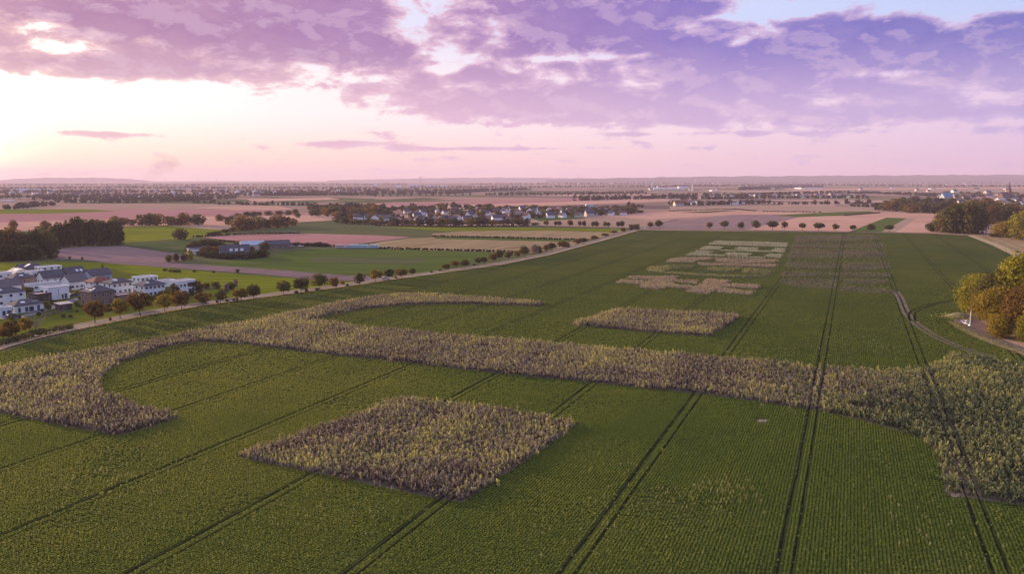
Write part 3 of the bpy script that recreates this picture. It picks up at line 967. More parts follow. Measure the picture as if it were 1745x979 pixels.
# weeds standing out of the beets
wx, wy = [], []
for cx, cy, r, n in [(1240, 838, 5, 70), (1180, 850, 8, 40), (1330, 690, 10, 40), (1300, 600, 14, 60), (820, 700, 14, 30), (1480, 590, 14, 50), (260, 800, 14, 50), (150, 830, 10, 40), (560, 880, 12, 40), (1560, 900, 10, 30), (1010, 900, 12, 30), (1050, 800, 14, 30)]:
    c = G(cx, cy)
    wx.append(RNG.normal(c[0], r * .5, n)); wy.append(RNG.normal(c[1], r * .5, n))
wx, wy = np.concatenate(wx), np.concatenate(wy)
grow("weeds", wx, wy, RNG.uniform(.3, .6, len(wx)), RNG.uniform(.5, 1.0, len(wx)), PT, 0.25, M['flower_green'], "yellowish weeds standing singly among the beet rows")


# ================================================================== TREES
def cone(L):
    return L


M['bark'] = plain("bark", (0.085, 0.065, 0.05), 0.95, 0.1, 0.3, 2.0)
M['bark_pale'] = plain("pale_bark", (0.33, 0.27, 0.24), 0.9, 0.1, 0.25, 2.0)
LEAF = {
    'dark': leaf_mat("dark_foliage", [(0.05, (0.044, 0.046, 0.018)), (0.5, (0.100, 0.094, 0.035)), (1.0, (0.19, 0.155, 0.055))], rnd=0.25),
    'rust': leaf_mat("rusty_foliage", [(0.05, (0.080, 0.052, 0.016)), (0.5, (0.185, 0.112, 0.030)), (1.0, (0.32, 0.20, 0.052))], rnd=0.25),
    'gold': leaf_mat("golden_foliage", [(0.05, (0.10, 0.078, 0.016)), (0.5, (0.25, 0.18, 0.026)), (1.0, (0.42, 0.32, 0.050))], rnd=0.2),
    'olive': leaf_mat("olive_foliage", [(0.05, (0.060, 0.058, 0.018)), (0.5, (0.14, 0.122, 0.036)), (1.0, (0.25, 0.21, 0.06))], rnd=0.25),
    'yellow': leaf_mat("yellow_green_foliage", [(0.05, (0.10, 0.10, 0.014)), (0.5, (0.27, 0.24, 0.028)), (1.0, (0.46, 0.38, 0.050))], rnd=0.15),
    'green': leaf_mat("mid_green_foliage", [(0.05, (0.030, 0.045, 0.014)), (0.5, (0.065, 0.085, 0.026)), (1.0, (0.12, 0.13, 0.040))], rnd=0.25),
    'dusk': leaf_mat("far_foliage", [(0.05, (0.035, 0.036, 0.024)), (0.5, (0.070, 0.062, 0.040)), (1.0, (0.12, 0.095, 0.055))], rnd=0.3),
    'pink': leaf_mat("pale_pink_foliage", [(0.05, (0.20, 0.13, 0.12)), (1.0, (0.36, 0.25, 0.22))], rnd=0.1),
}


def crown_mesh(name, seed, n, lobes, shape='round', leaf=0.11):
    """crown of a tree 1 unit high and 1 unit wide: leaf clumps spread through overlapping lobes"""
    r = np.random.default_rng(seed)
    zc, zr = {'round': (0.62, 0.36), 'tall': (0.55, 0.46), 'bush': (0.50, 0.50), 'flat': (0.66, 0.30), 'cone': (0.55, .45)}[shape]
    cs, rs = [], []
    for i in range(lobes):
        a = 2.4 * i + r.uniform(-.5, .5)
        h = (i + .5) / lobes * 2 - 1
        rad = math.sqrt(max(0, 1 - h * h)) * r.uniform(.42, .72)
        if shape == 'cone': rad *= (1 - h) * .6
        cs.append((math.cos(a) * rad * .5, math.sin(a) * rad * .5, zc + h * zr * .72)); rs.append(r.uniform(.13, .29) * (1.15 if shape != 'cone' else .8 * (1.3 - h * .5)))
    cs, rs = np.array(cs), np.array(rs)
    k = r.integers(0, lobes, n)
    d = r.normal(size=(n, 3)); d /= np.linalg.norm(d, axis=1)[:, None]
    rad = rs[k] * r.uniform(.55, 1.08, n)
    p = cs[k] + d * rad[:, None] * np.array([1, 1, zr * 2.2])
    p[:, 2] = np.clip(p[:, 2], 0.04 if shape == 'bush' else 0.2, 1.02)
    nn = d + r.normal(0, .55, (n, 3)); nn /= np.linalg.norm(nn, axis=1)[:, None]
    t = np.cross(nn, r.normal(size=(n, 3))); t /= np.linalg.norm(t, axis=1)[:, None]
    b = np.cross(nn, t)
    s = leaf * r.uniform(.55, 1.25, n)[:, None]
    t, b = t * s, b * s * .62
    bend = nn * s * .25
    v = np.stack([p - t, p + b - bend, p + t, p - b - bend], 1).reshape(-1, 3)
    lob = r.uniform(-.16, .16, lobes)
    tone = np.clip(r.normal(.5, .17, n) + lob[k], 0, 1)
    return mesh_from(name, v, np.arange(n * 4, dtype=np.int32).reshape(-1, 4), LEAF['dark'], tone=tone)


def trunk_mesh(name, seed, shape='round', bare=False):
    r = random.Random(seed)
    m = MB()
    top = .62 if shape == 'round' else .8
    lean = (r.uniform(-.03, .03), r.uniform(-.03, .03))
    m.tube([(0, 0, -.02), (lean[0] * .4, lean[1] * .4, .14), (lean[0], lean[1], .34), (lean[0] * 1.5, lean[1] * 1.5, top)], [.036, .026, .020, .007], 6)
    for i in range(14 if bare else 5):
        a = i * 2.4 + r.uniform(-.4, .4); z = r.uniform(.22, .42) if not bare else r.uniform(.2, .6)
        l = r.uniform(.18, .32)
        x0, y0 = lean[0] * z / .34, lean[1] * z / .34
        e = (x0 + math.cos(a) * l, y0 + math.sin(a) * l, z + l * r.uniform(.7, 1.3))
        mid = ((x0 + e[0]) / 2, (y0 + e[1]) / 2, z + (e[2] - z) * .4)
        m.tube([(x0, y0, z - .02), mid, e], [.015, .010, .003], 5)
        if bare:
            for j in range(5):
                b2 = a + r.uniform(-1, 1); l2 = r.uniform(.1, .2)
                m.tube([mid if j % 2 else e, (e[0] + math.cos(b2) * l2, e[1] + math.sin(b2) * l2, e[2] + l2 * r.uniform(.3, 1.3))], [.006, .002], 4)
    return m.mesh(name, M['bark'])


CROWNS = {
    'round': [crown_mesh("round_crown", 100 + i, 760, 9, 'round', .072) for i in range(8)],
    'tall': [crown_mesh("tall_crown", 120 + i, 620, 13, 'tall', .085) for i in range(4)],
    'bush': [crown_mesh("bush_crown", 140 + i, 420, 10, 'bush', .10) for i in range(4)],
    'flat': [crown_mesh("flat_crown", 160 + i, 520, 11, 'flat', .085) for i in range(4)],
    'big': [crown_mesh("big_crown", 180 + i, 9500, 40, 'round', .026) for i in range(4)],
    'bigbush': [crown_mesh("big_bush_crown", 190 + i, 6500, 30, 'bush', .030) for i in range(3)],
    'wood': [crown_mesh("wood_crown", 200 + i, 2200, 22, 'bush', .048) for i in range(4)],
    'poplar': [crown_mesh("poplar_crown", 220 + i, 900, 15, 'bush', .075) for i in range(4)],
    'far': [crown_mesh("far_crown", 240 + i, 130, 7, 'bush', .16) for i in range(4)],
}
TRUNKS = {k: [trunk_mesh("tree_trunk", 300 + i, k) for i in range(4)] for k in ('round', 'tall')}
BARE = [trunk_mesh("bare_trunk", 340 + i, 'round', True) for i in range(2)]
NT = 0


def px_size(y):
    """metres per photograph pixel at a ground point seen at row y"""
    return G(872.5, y)[1] / F * 1.02


def tree(name, x, base, top, w, leafk, shape, label, group=None, cat='tree', off=(0, 0)):
    """x, base, top, w measured on the photograph; the tree gets its own place, height and width in metres"""
    global NT
    NT += 1
    gx, gy = G(x, base)
    s = px_size(base)
    h, wd = max(1.0, (base - top) * s), w * s
    t = root(name, (gx + off[0], gy + off[1], 0), RNG.uniform(0, 6.28), label, cat, group)
    sq = RNG.uniform(.86, 1.14)
    if shape == 'bare':
        link("trunk", BARE[NT % 2], t, scale=(wd * 1.5, wd * 1.5, h), mat=M['bark_pale'])
        return t
    c = CROWNS[shape][NT % len(CROWNS[shape])]
    link("crown", c, t, scale=(wd * sq, wd / sq, h), mat=LEAF[leafk])
    if shape not in ('far',):
        k = 'round' if shape in ('round', 'flat', 'big', 'bush', 'bigbush') else 'tall'
        tw = max(.6 * wd, .35 * h)
        link("trunk", TRUNKS[k][NT % 4], t, scale=(tw, tw, h))
    return t


def far_tree(name, x, base, top, w, leafk, label, group, cat='tree'):
    """a tree too far off to show parts: one mesh"""
    global NT
    NT += 1
    gx, gy = G(x, base); s = px_size(base)
    o = link(name, CROWNS['far'][NT % 4], None, (gx, gy, 0), RNG.uniform(0, 6.28), (w * s, w * s, max(1, (base - top) * s)), LEAF[leafk])
    return tag(o, label, cat, group)


ORD = ["first", "second", "third", "fourth", "fifth", "sixth", "seventh", "eighth", "ninth", "tenth", "eleventh", "twelfth", "thirteenth", "fourteenth", "fifteenth",
       "sixteenth", "seventeenth", "eighteenth", "nineteenth", "twentieth", "twenty-first", "twenty-second", "twenty-third", "twenty-fourth", "twenty-fifth"]
WORDS = {'dark': 'dark', 'rust': 'rusty brown', 'gold': 'golden', 'olive': 'olive', 'yellow': 'yellow-green', 'green': 'green', 'dusk': 'dusky', 'pink': 'pale pinkish'}

# --- trees along the farm road
ROADSIDE = [(6, 579, 556, 26, 'rust'), (21, 580, 545, 27, 'rust'), (44, 570, 541, 22, 'gold'), (62, 568, 533, 26, 'bare'), (162, 551, 512, 37, 'rust'), (205, 543.5, 510, 29, 'gold'), (239, 539, 498, 37, 'rust'),
            (281, 531, 502, 27, 'gold'), (310, 528, 495, 27, 'rust'), (346, 521, 498, 28, 'rust'), (376, 517.5, 495, 21, 'olive'), (411, 513.5, 492, 27, 'gold'), (433, 512, 485, 20, 'dark'),
            (484, 503, 479, 24, 'olive'), (513, 500, 473, 30, 'dark'), (545, 494, 468, 26, 'olive'), (569, 492, 473, 17, 'rust'), (613, 488, 465, 16, 'dark'), (640, 480.5, 460, 21, 'gold'),
            (663, 477, 458, 17, 'dark'), (685, 474.5, 459, 17, 'rust'), (703, 470, 458, 12, 'dark'), (760, 461.5, 450, 16, 'dark'), (775, 457, 445, 13, 'rust'), (792, 455.5, 443, 17, 'olive'),
            (816, 451, 439, 14, 'dark'), (825, 450, 438, 12, 'dark'), (840, 447.5, 432, 15, 'rust'), (851, 445, 426, 13, 'dark'), (866, 443, 429, 15, 'olive'), (881, 440, 427, 13, 'gold'),
            (894, 438.5, 420, 16, 'dark'), (911, 434, 417, 14, 'pink'), (919, 432, 420, 9, 'dark'), (931, 430, 417, 13, 'rust'), (941, 428.5, 414, 13, 'dark'), (958, 425, 411, 16, 'rust'), (966, 422, 413, 10, 'olive'),
            (984, 417, 407, 14, 'rust'), (994, 415, 406, 12, 'dark'), (1013, 409.5, 402, 12, 'rust'), (1031, 404, 398, 12, 'dark'), (1046, 399, 393, 14, 'rust'), (1062, 395, 388.5, 10, 'olive'),
            (1076, 392.6, 382.5, 10, 'dark'), (1085, 391.8, 382, 11, 'dark')]
seen = {}
for x, b, t, w, k in ROADSIDE:
    seen[k] = seen.get(k, 0) + 1
    o_ = ORD[seen[k] - 1]
    gtxt = "trees along the farm road"
    if k == 'bare':
        tree("bare_tree", x, b, t, w, k, 'bare', "pale leafless tree among the brown trees by the farm road", gtxt)
    else:
        size = "small " if w < 13 else ("broad " if w > 30 else "")
        tree("roadside_tree", x, b, t, w * 1.12, k, 'round' if w > 11 else 'bush', f"{size}{WORDS[k]} tree on the farm road verge, {o_} {WORDS[k]} one from the houses", gtxt)

# --- row along the end of the field
ENDROW = [(1209, 390.5, 379, 12, 'rust'), (1234, 391, 377, 17, 'dark'), (1262, 391.3, 379, 12, 'olive'), (1288, 391.7, 375.5, 12, 'dark'), (1316, 392.3, 377, 17, 'dark'), (1337, 392.6, 377, 10, 'olive'),
          (1367, 393, 380.5, 11, 'dark'), (1395, 393.5, 380, 18, 'dark'), (1424, 393.6, 382, 12, 'dark'), (1453, 394.3, 384, 14, 'dark'), (1484, 394.8, 382, 14, 'dark'), (1515, 395.2, 383.5, 15, 'dark')]
for i, (x, b, t, w, k) in enumerate(ENDROW):
    tree("field_end_tree", x, b, t, w * 1.15, k, 'round' if i in (0, 2, 3, 5, 8, 10) else 'flat', f"{WORDS[k]} round tree against pink stubble at the field's end, {ORD[i]} from the left", "row of round trees along the end of the field")
LANE = [(931, 386, 376, 9, 'rust'), (947, 386.5, 377, 6, 'dark'), (953, 386.6, 377, 7, 'dark'), (972, 387.3, 375.5, 11, 'rust'), (988, 387.6, 377, 7, 'rust'), (995, 387.8, 377, 7, 'dark'), (1010, 388, 378, 5, 'dark'), (1016, 388, 377, 8, 'dark'),
        (1031, 388.3, 378, 7, 'rust'), (1037, 388.6, 379, 6, 'dark'), (1053, 389, 378, 7, 'dark'), (1060, 389.2, 377, 9, 'dark'), (1108, 389, 379, 11, 'rust'), (1123, 389.5, 376, 11, 'dark')]
for i, (x, b, t, w, k) in enumerate(LANE):
    tree("lane_tree", x, b, t, w * 1.15, k, 'round', f"thin-stemmed {WORDS[k]} tree on the lane beyond the flower fields, {ORD[i]} from the village", "trees along the country lane")

# --- yellow grove on the right
GROVE = [(1668, 545, 470, 62, 'yellow', 'big', 'bright yellow-green tree at the outer corner of the grove'),
         (1700, 556, 463, 70, 'olive', 'big', 'olive tree behind the yellow-green corner tree of the grove'),
         (1706, 566, 488, 60, 'gold', 'big', 'golden-brown tree in the middle of the grove'),
         (1744, 560, 434, 84, 'yellow', 'big', 'tallest yellow tree of the grove'),
         (1704, 575, 537, 46, 'gold', 'bigbush', 'low golden bush in front of the grove'),
         (1745, 574, 488, 70, 'rust', 'big', 'reddish brown tree under the tallest yellow tree of the grove'),
         (1683, 560, 497, 44, 'gold', 'big', 'golden tree in front of the yellow-green corner tree'),
         (1746, 583, 540, 30, 'yellow', 'bigbush', 'yellow bush at the foot of the grove'),
         (1790, 590, 500, 70, 'gold', 'big', 'golden tree at the edge of the grove'),
         (1800, 570, 440, 90, 'olive', 'big', 'dark olive tree at the back of the grove'),
         (1652, 533, 492, 30, 'yellow', 'bigbush', 'small yellow-green bush at the left tip of the grove')]
for x, b, t, w, k, sh, lab in GROVE:
    tree("grove_bush" if 'bush' in sh else "grove_tree", x, b, t, w * 1.15, k, sh, lab, "autumn grove beside the field", 'bush' if sh == 'bigbush' else 'tree')

# --- wood beyond the right end of the field
RIGHTWOOD = [(1606, 396, 362, 30, 'olive', 'olive tree at the left tip of the round wood'), (1622, 397, 350, 44, 'olive', 'tall olive tree at the left of the round wood'),
             (1645, 398, 347, 46, 'olive', 'tall rounded tree in the middle of the round wood'), (1662, 398.5, 355, 40, 'dark', 'dark rounded tree at the right of the round wood'),
             (1590, 395, 379, 22, 'green', 'small green tree beside the pink field at the wood edge'), (1628, 397.5, 374, 26, 'green', 'low green tree in front of the round wood'),
             (1655, 399, 370, 30, 'dark', 'low dark tree in front of the round wood'), (1612, 396.5, 378, 20, 'rust', 'low brown tree in front of the round wood')]
for x, b, t, w, k, lab in RIGHTWOOD:
    tree("wood_tree", x, b, t, w * 1.12, k, 'wood', lab, "round wood at the end of the field")
EDGEWOOD = [(1705, 404, 380, 24, 'gold', 'tawny tree at the left end of the yellow copse'), (1722, 405, 376, 28, 'gold', 'tawny tree beside the tall yellow copse tree'), (1742, 408, 362, 40, 'yellow', 'tall yellow tree of the copse'),
            (1694, 403.5, 398, 18, 'dark', 'low dark bush in front of the yellow copse'), (1770, 412, 360, 46, 'olive', 'tall olive tree behind the yellow copse')]
for x, b, t, w, k, lab in EDGEWOOD:
    tree("copse_tree", x, b, t, w * 1.15, k, 'wood', lab, "yellow copse beyond the rough grass")
BACKWOOD = [(1672, 381, 346, 30, 'dark'), (1690, 382, 350, 30, 'rust'), (1708, 380, 350, 30, 'dark'), (1726, 380, 352, 30, 'rust'), (1742, 378, 353, 28, 'dark'), (1680, 372, 339, 30, 'rust'), (1660, 366, 341, 28, 'rust'), (1700, 371, 344, 26, 'olive'), (1722, 369, 347, 26, 'rust'),
            (1496, 358, 346, 18, 'dark'), (1510, 359, 343, 20, 'dark'), (1525, 360, 341, 22, 'rust'), (1545, 361, 341, 24, 'dark'), (1560, 362, 345, 20, 'olive'), (1574, 363, 344, 22, 'dark'), (1590, 363.5, 347, 22, 'dark'),
            (1552, 363, 348, 18, 'rust'), (1605, 364, 344, 20, 'dark'), (1535, 354, 337, 20, 'dark'), (1558, 352, 336, 20, 'dusk'), (1580, 352, 337, 20, 'dark'), (1600, 352, 338, 18, 'dusk'), (1620, 353, 338, 18, 'dark')]
for i, (x, b, t, w, k) in enumerate(sorted(BACKWOOD)):
    tree("back_wood_tree", x, b, t, w * 1.15, k, 'wood' if w > 25 else 'bush', f"{WORDS[k]} tree of the long wood behind the round wood, {ORD[i]} from the left", "long wood between the fields and the village")

# --- wood on the left
LEFT = [(4, 441, 394, 40, 'dark', 'wood'), (22, 441, 390, 36, 'rust', 'wood'), (42, 441, 398, 36, 'dark', 'wood'), (62, 439, 393, 34, 'dark', 'wood'), (80, 437, 395, 32, 'olive', 'wood'), (88, 440, 405, 24, 'dark', 'bush'), (12, 444, 416, 40, 'dark', 'wood'), (50, 443, 416, 36, 'dark', 'bush'), (-14, 442, 392, 40, 'dark', 'wood'),
        (72, 425, 388, 26, 'dark', 'poplar')]
for i, (x, b, t, w, k, sh) in enumerate(sorted(LEFT)):
    tree("left_wood_tree", x, b, t, w * 1.15, k, sh, f"{WORDS[k]} broad tree of the wood behind the white houses, {ORD[i]} from the left", "broad dark wood behind the houses")
POP = [(92, 385), (101, 381), (108, 384), (117, 378), (126, 373), (134, 372), (143, 374), (151, 377), (158, 375), (166, 377), (174, 376), (182, 378), (190, 376), (198, 375), (204, 379)]
for i, (x, t) in enumerate(POP):
    b = 422 - (x - 92) / 112 * 5
    tree("poplar", x, b, t, 19, 'dark' if i % 3 else 'olive', 'poplar', f"tall dark tree in the straight row ending the left wood, {ORD[i]} counting from the left", "close row of tall trees by the bare field")
for i, (x, b, t, w) in enumerate([(24, 392, 375, 15), (78, 390, 377, 17)]):
    tree("meadow_tree", x, b, t, w * 1.1, 'rust', 'bush', ["hazy orange tree behind the left wood, nearer the frame edge", "wide hazy orange tree standing alone behind the left wood"][i])
tree("round_bush", 308, 408.5, 391, 25, 'dark', 'bush', "lone round dark bush beside the meadow path", None, 'bush')
for i, (x, b, t) in enumerate([(119, 443, 437), (140, 443.5, 438)]):
    tree("small_conifer", x, b, t, 4.5, 'dark', 'bush', ["small dark pointed tree on the bare field, nearer the wood", "small dark pointed tree on the bare field, farther from the wood"][i])
MID = [(198, 384, 369, 20, 'rust'), (212, 384, 372, 14, 'rust'), (226, 384, 374, 12, 'rust'), (243, 384, 366, 22, 'rust'), (257, 384, 365, 20, 'dark'), (268, 384, 366, 20, 'rust'), (291, 384, 369, 19, 'rust'), (303, 384, 372, 14, 'rust'), (314, 384, 364, 20, 'rust'), (337, 383.5, 367, 20, 'dark'),
       (375, 376.5, 366, 14, 'rust'), (390, 383, 369, 17, 'dark'), (412, 393, 369, 30, 'rust'), (425, 392, 371, 24, 'rust'), (440, 390, 371, 22, 'olive'), (454, 389, 373, 20, 'rust'), (473, 388, 367, 24, 'rust'), (486, 387, 369, 18, 'rust'), (499, 385, 373, 14, 'rust'),
       (405, 374, 364, 12, 'dark'), (420, 370, 361, 13, 'dark'), (432, 370, 361, 12, 'dark'), (442, 368, 361, 10, 'dark'), (457, 367, 360, 14, 'dark'), (476, 366, 359.5, 14, 'dark'), (492, 366, 359, 12, 'dark'), (503, 365, 357, 12, 'dark'), (508, 371, 363, 10, 'dark'),
       (360, 402, 396, 16, 'dark'), (372, 400, 394, 14, 'dark'), (385, 397, 391, 14, 'dark'), (396, 395, 388, 14, 'rust')]
MID.sort()
for i, (x, b, t, w, k) in enumerate(MID):
    g = "hazy hedgerow trees across the middle meadows"
    c_ = "low" if b > 394 else ("upper" if x > 365 else "left")
    MC = {} if i == 0 else MC
    MC[c_] = MC.get(c_, 0) + 1
    nm = {"low": "low hedge tree sloping down to the meadow path", "upper": f"hazy {WORDS[k]} tree in the hedgerow group above the farm", "left": f"hazy {WORDS[k]} tree of the hedgerow behind the tall left wood"}[c_] + f", {ORD[MC[c_] - 1]} from the left"
    tree("hedgerow_tree", x, b, t, w * 1.2, k, 'bush', nm, g)

# --- farm trees
FARM = [(322, 433, 417, 18, 'dark', 'wood'), (333, 432, 411, 26, 'dark', 'wood'), (348, 430, 409.5, 28, 'dark', 'wood'), (362, 430, 409.5, 28, 'dark', 'wood'), (374, 430, 412, 20, 'dark', 'wood'), (356, 435, 420, 26, 'rust', 'wood'), (342, 436, 428, 18, 'dark', 'bush'), (371, 436, 420, 18, 'rust', 'bush'),
        (404, 424, 413, 17, 'dark', 'bush'), (425, 431, 420, 17, 'dark', 'bush'), (451, 428, 413, 15, 'dark', 'wood'), (444, 439, 426, 20, 'green', 'bush'), (452, 438, 429, 14, 'olive', 'bush')]
for i, (x, b, t, w, k, sh) in enumerate(FARM):
    tree("farm_tree", x, b, t, w * 1.1, k, sh, "dark dense tree sheltering the farmhouse, " + ORD[i] + " of the clump" if x < 380 else "dark tree between the farm buildings, " + ORD[i - 8] + " from the clump", "trees round the farm" if x < 380 else "trees between the farm buildings")
tree("farm_tree", 288, 447, 435, 12.5, 'olive', 'bush', "olive tree at the outer end of the three farm corner trees")
tree("farm_tree", 301, 445.5, 432.5, 13.5, 'dark', 'bush', "blackish tree between the olive and the yellow farm corner trees")
tree("farm_tree", 313, 444.5, 434, 12, 'dark', 'bush', "dark tree right beside the bright yellow farm tree")
tree("farm_tree", 323, 443, 427, 15, 'yellow', 'bush', "bright yellow tree at the farm corner")
tree("farm_tree", 481, 416, 409, 7, 'dark', 'bush', "small dark tree behind the long dark barn")
tree("farm_tree", 499, 419, 414, 8, 'rust', 'bush', "small rusty tree beside the parked farm vehicles")


def hedge(name, pts, width, height, leafk, label, seed, dens=2.5, size=.55):
    """a hedge: leaf clumps through a long rounded body"""
    line = resample(pts, .5)
    L = len(line) * .5
    n = int(L * width * height * dens + L * 14)
    r = np.random.default_rng(seed)
    i = r.integers(0, len(line), n)
    d = r.normal(size=(n, 3)); d /= np.linalg.norm(d, axis=1)[:, None]
    wob = 1 + .18 * np.sin(i * .11 + seed) + .12 * np.sin(i * .31)
    c = np.stack([line[i, 0] + d[:, 0] * width / 2, line[i, 1] + d[:, 1] * width / 2, height * .5 * wob + np.abs(d[:, 2]) * d[:, 2] * height * .5 * wob], 1)
    nn = d + r.normal(0, .5, (n, 3)); nn /= np.linalg.norm(nn, axis=1)[:, None]
    t = np.cross(nn, r.normal(size=(n, 3))); t /= np.linalg.norm(t, axis=1)[:, None]
    b = np.cross(nn, t); s = size * r.uniform(.5, 1.2, n)[:, None]
    v = np.stack([c - t * s, c + b * s * .6, c + t * s, c - b * s * .6], 1).reshape(-1, 3)
    o = link(name, mesh_from(name, v, np.arange(n * 4, dtype=np.int32).reshape(-1, 4), LEAF[leafk], tone=r.normal(.5, .18, n).clip(0, 1)))
    return tag(o, label, 'hedge')


hedge("hedge", [G(*p) for p in [(0, 589), (40, 580), (80, 570), (122, 559.5)]], 2.6, 2.0, 'dark', "dark clipped hedge between the road and the field corner", 5)
hedge("hedge", [G(*p) for p in [(345, 438), (380, 441), (420, 442), (455, 437)]], 4.0, 4.0, 'dark', "dark hedge along the front of the farmhouse", 6, size=.8)
hedge("hedge", [G(*p) for p in [(482, 421), (510, 419), (540, 420), (560, 420.5)]], 4.0, 2.6, 'dusk', "low dark hedge between the long barn and the wrapped bales", 7, size=.8)

# shrubs on the meadow behind the houses and in gardens
SHRUBS = [(281, 462, 458, 8, 'dark'), (291, 463, 459, 7, 'dark'), (299, 464, 459.5, 10, 'dark'), (306, 464, 460, 7, 'dark'), (331, 464.5, 461, 7, 'dark'), (364, 465, 462, 6, 'dark'), (405, 465, 459, 7, 'dark'),
          (338, 498, 479, 20, 'olive'), (352, 494, 482, 14, 'rust'), (368, 492, 480, 16, 'olive'), (393, 494, 482, 15, 'green'), (386, 500, 484, 9, 'pink'), (402, 490, 475, 8, 'pink'), (298, 502, 484, 18, 'dark'), (283, 506, 495, 16, 'gold'),
          (255, 512, 503, 14, 'gold'), (272, 510, 500, 14, 'dark'), (186, 529, 518, 16, 'olive'), (44, 499, 490, 18, 'gold'), (54, 498, 491, 12, 'rust'), (88, 518, 511, 9, 'dark'), (83, 527, 519, 9, 'dark'), (117, 496, 487, 10, 'rust'), (108, 541, 536, 10, 'dark'), (120, 541, 536.5, 9, 'dark'),
          (211, 498, 492, 10, 'gold'), (36, 507, 500, 14, 'rust'), (175, 468, 450, 5, 'gold'), (350, 518, 513, 5, 'rust'), (370, 516.5, 511, 5, 'dark'), (387, 514.5, 512, 6, 'dark'), (398, 513, 510, 5, 'dark'), (404, 516, 507, 5, 'olive'), (188, 547, 541, 5, 'rust'),
          (505, 500.5, 496, 6, 'dark'), (522, 497.5, 494, 8, 'dark'), (540, 495, 491, 9, 'dark'), (584, 485, 479, 7, 'rust'), (592, 488, 484, 5, 'dark'), (675, 475, 472, 5, 'dark'), (735, 465, 462.5, 5, 'dark'), (750, 462, 460, 6, 'dark'), (808, 453, 451, 7, 'dark')]
for i, (x, b, t, w, k) in enumerate(SHRUBS):
    where = "on the bright meadow behind the houses" if b < 470 else ("in the gardens of the white houses" if x < 420 and b > 470 and (x < 340 or b < 503) else "on the farm road verge")
    tree("shrub", x, b, t, w * 1.1, k, 'bush', f"{WORDS[k]} rounded shrub growing {where}", "shrubs " + where, 'shrub')


# ================================================================== BUILDINGS
M['white'] = plain("white_render", (0.80, 0.79, 0.80), 0.85, 0.2, 0.05, 0.3)
M['cream'] = plain("cream_render", (0.55, 0.47, 0.42), 0.85, 0.2, 0.06, 0.3)
M['brownbrick'] = plain("brown_brick", (0.27, 0.18, 0.15), 0.9, 0.2, 0.15, 1.2)
M['greyblue'] = plain("grey_blue_render", (0.36, 0.40, 0.50), 0.85, 0.2, 0.06, 0.3)
M['darkwood'] = plain("dark_cladding", (0.10, 0.075, 0.07), 0.8, 0.2, 0.2, 1.0)
M['dark_roof'] = plain("dark_roof_tiles", (0.105, 0.092, 0.110), 0.95, 0.3, 0.2, 1.5)
M['mid_roof'] = plain("grey_roof_tiles", (0.14, 0.12, 0.13), 0.95, 0.3, 0.2, 1.5)
M['slate_roof'] = plain('slate_roof_tiles', (0.095, 0.09, 0.135), 0.95, 0.3, 0.2, 1.5)
M['pale_roof'] = plain("pale_roof_tiles", (0.46, 0.38, 0.35), 0.7, 0.3, 0.15, 1.5)
M['red_roof'] = plain("red_roof_tiles", (0.22, 0.085, 0.065), 0.8, 0.2, 0.2, 1.5)
M['flat_roof'] = plain("flat_roof_felt", (0.44, 0.36, 0.35), 0.9, 0.2, 0.12, 0.5)
M['pane'] = plain("window_pane", (0.05, 0.055, 0.075), 0.15, 0.5, 0.1, 1.0)
M['frame'] = plain("window_frame", (0.42, 0.42, 0.44), 0.6, 0.3, 0.05)
M['solar'] = plain("solar_glass", (0.04, 0.045, 0.07), 0.12, 0.6, 0.1)
M['skylight'] = plain("skylight_and_glint_metal", (0.75, 0.72, 0.70), 0.35, 0.5, 0.05)  # also used on some solar panels, where the pale colour paints their sun glint
M['door'] = plain("door_paint", (0.12, 0.10, 0.11), 0.6, 0.3, 0.1)
M['barn_blue'] = plain("pale_blue_sheet_roof", (0.36, 0.41, 0.52), 0.5, 0.4, 0.06)
M['blue_steel'] = plain("blue_steel_roof", (0.10, 0.20, 0.32), 0.6, 0.4, 0.1)
M['brick_red'] = plain("red_brick", (0.26, 0.13, 0.10), 0.9, 0.2, 0.15)

WIN_FRAME = {}
HOUSE_AZ = math.atan2(G(706, 470)[0] - G(170, 551)[0], G(706, 470)[1] - G(170, 551)[1])


def win_meshes(w, h):
    key = (w, h)
    if key not in WIN_FRAME:
        f = MB(); t = .09
        f.box(-w / 2, w / 2, -.06, .06, 0, t).box(-w / 2, w / 2, -.06, .06, h - t, h).box(-w / 2, -w / 2 + t, -.06, .06, t, h - t).box(w / 2 - t, w / 2, -.06, .06, t, h - t)
        p = MB().box(-w / 2 + t, w / 2 - t, -.03, .035, t, h - t)
        WIN_FRAME[key] = (f.mesh("window_frame_mesh", M['frame']), p.mesh("window_pane_mesh", M['pane']))
    return WIN_FRAME[key]


def window(parent, side, at, z, w, h, lx, ly):
    """side: 'b' right-hand face, 'a' face towards the viewer, in the house's own axes (x along the road, y away to the left)"""
    f, p = win_meshes(w, h)
    o = link("window", f, parent)
    if side == 'b':
        o.location = (at, -ly / 2 - .03, z); o.rotation_euler = (0, 0, 0)
    elif side == 'a':
        o.location = (-lx / 2 - .03, at, z); o.rotation_euler = (0, 0, -math.pi / 2)
    elif side == 'c':
        o.location = (lx / 2 + .03, at, z); o.rotation_euler = (0, 0, math.pi / 2)
    link("pane", p, o)
    return o


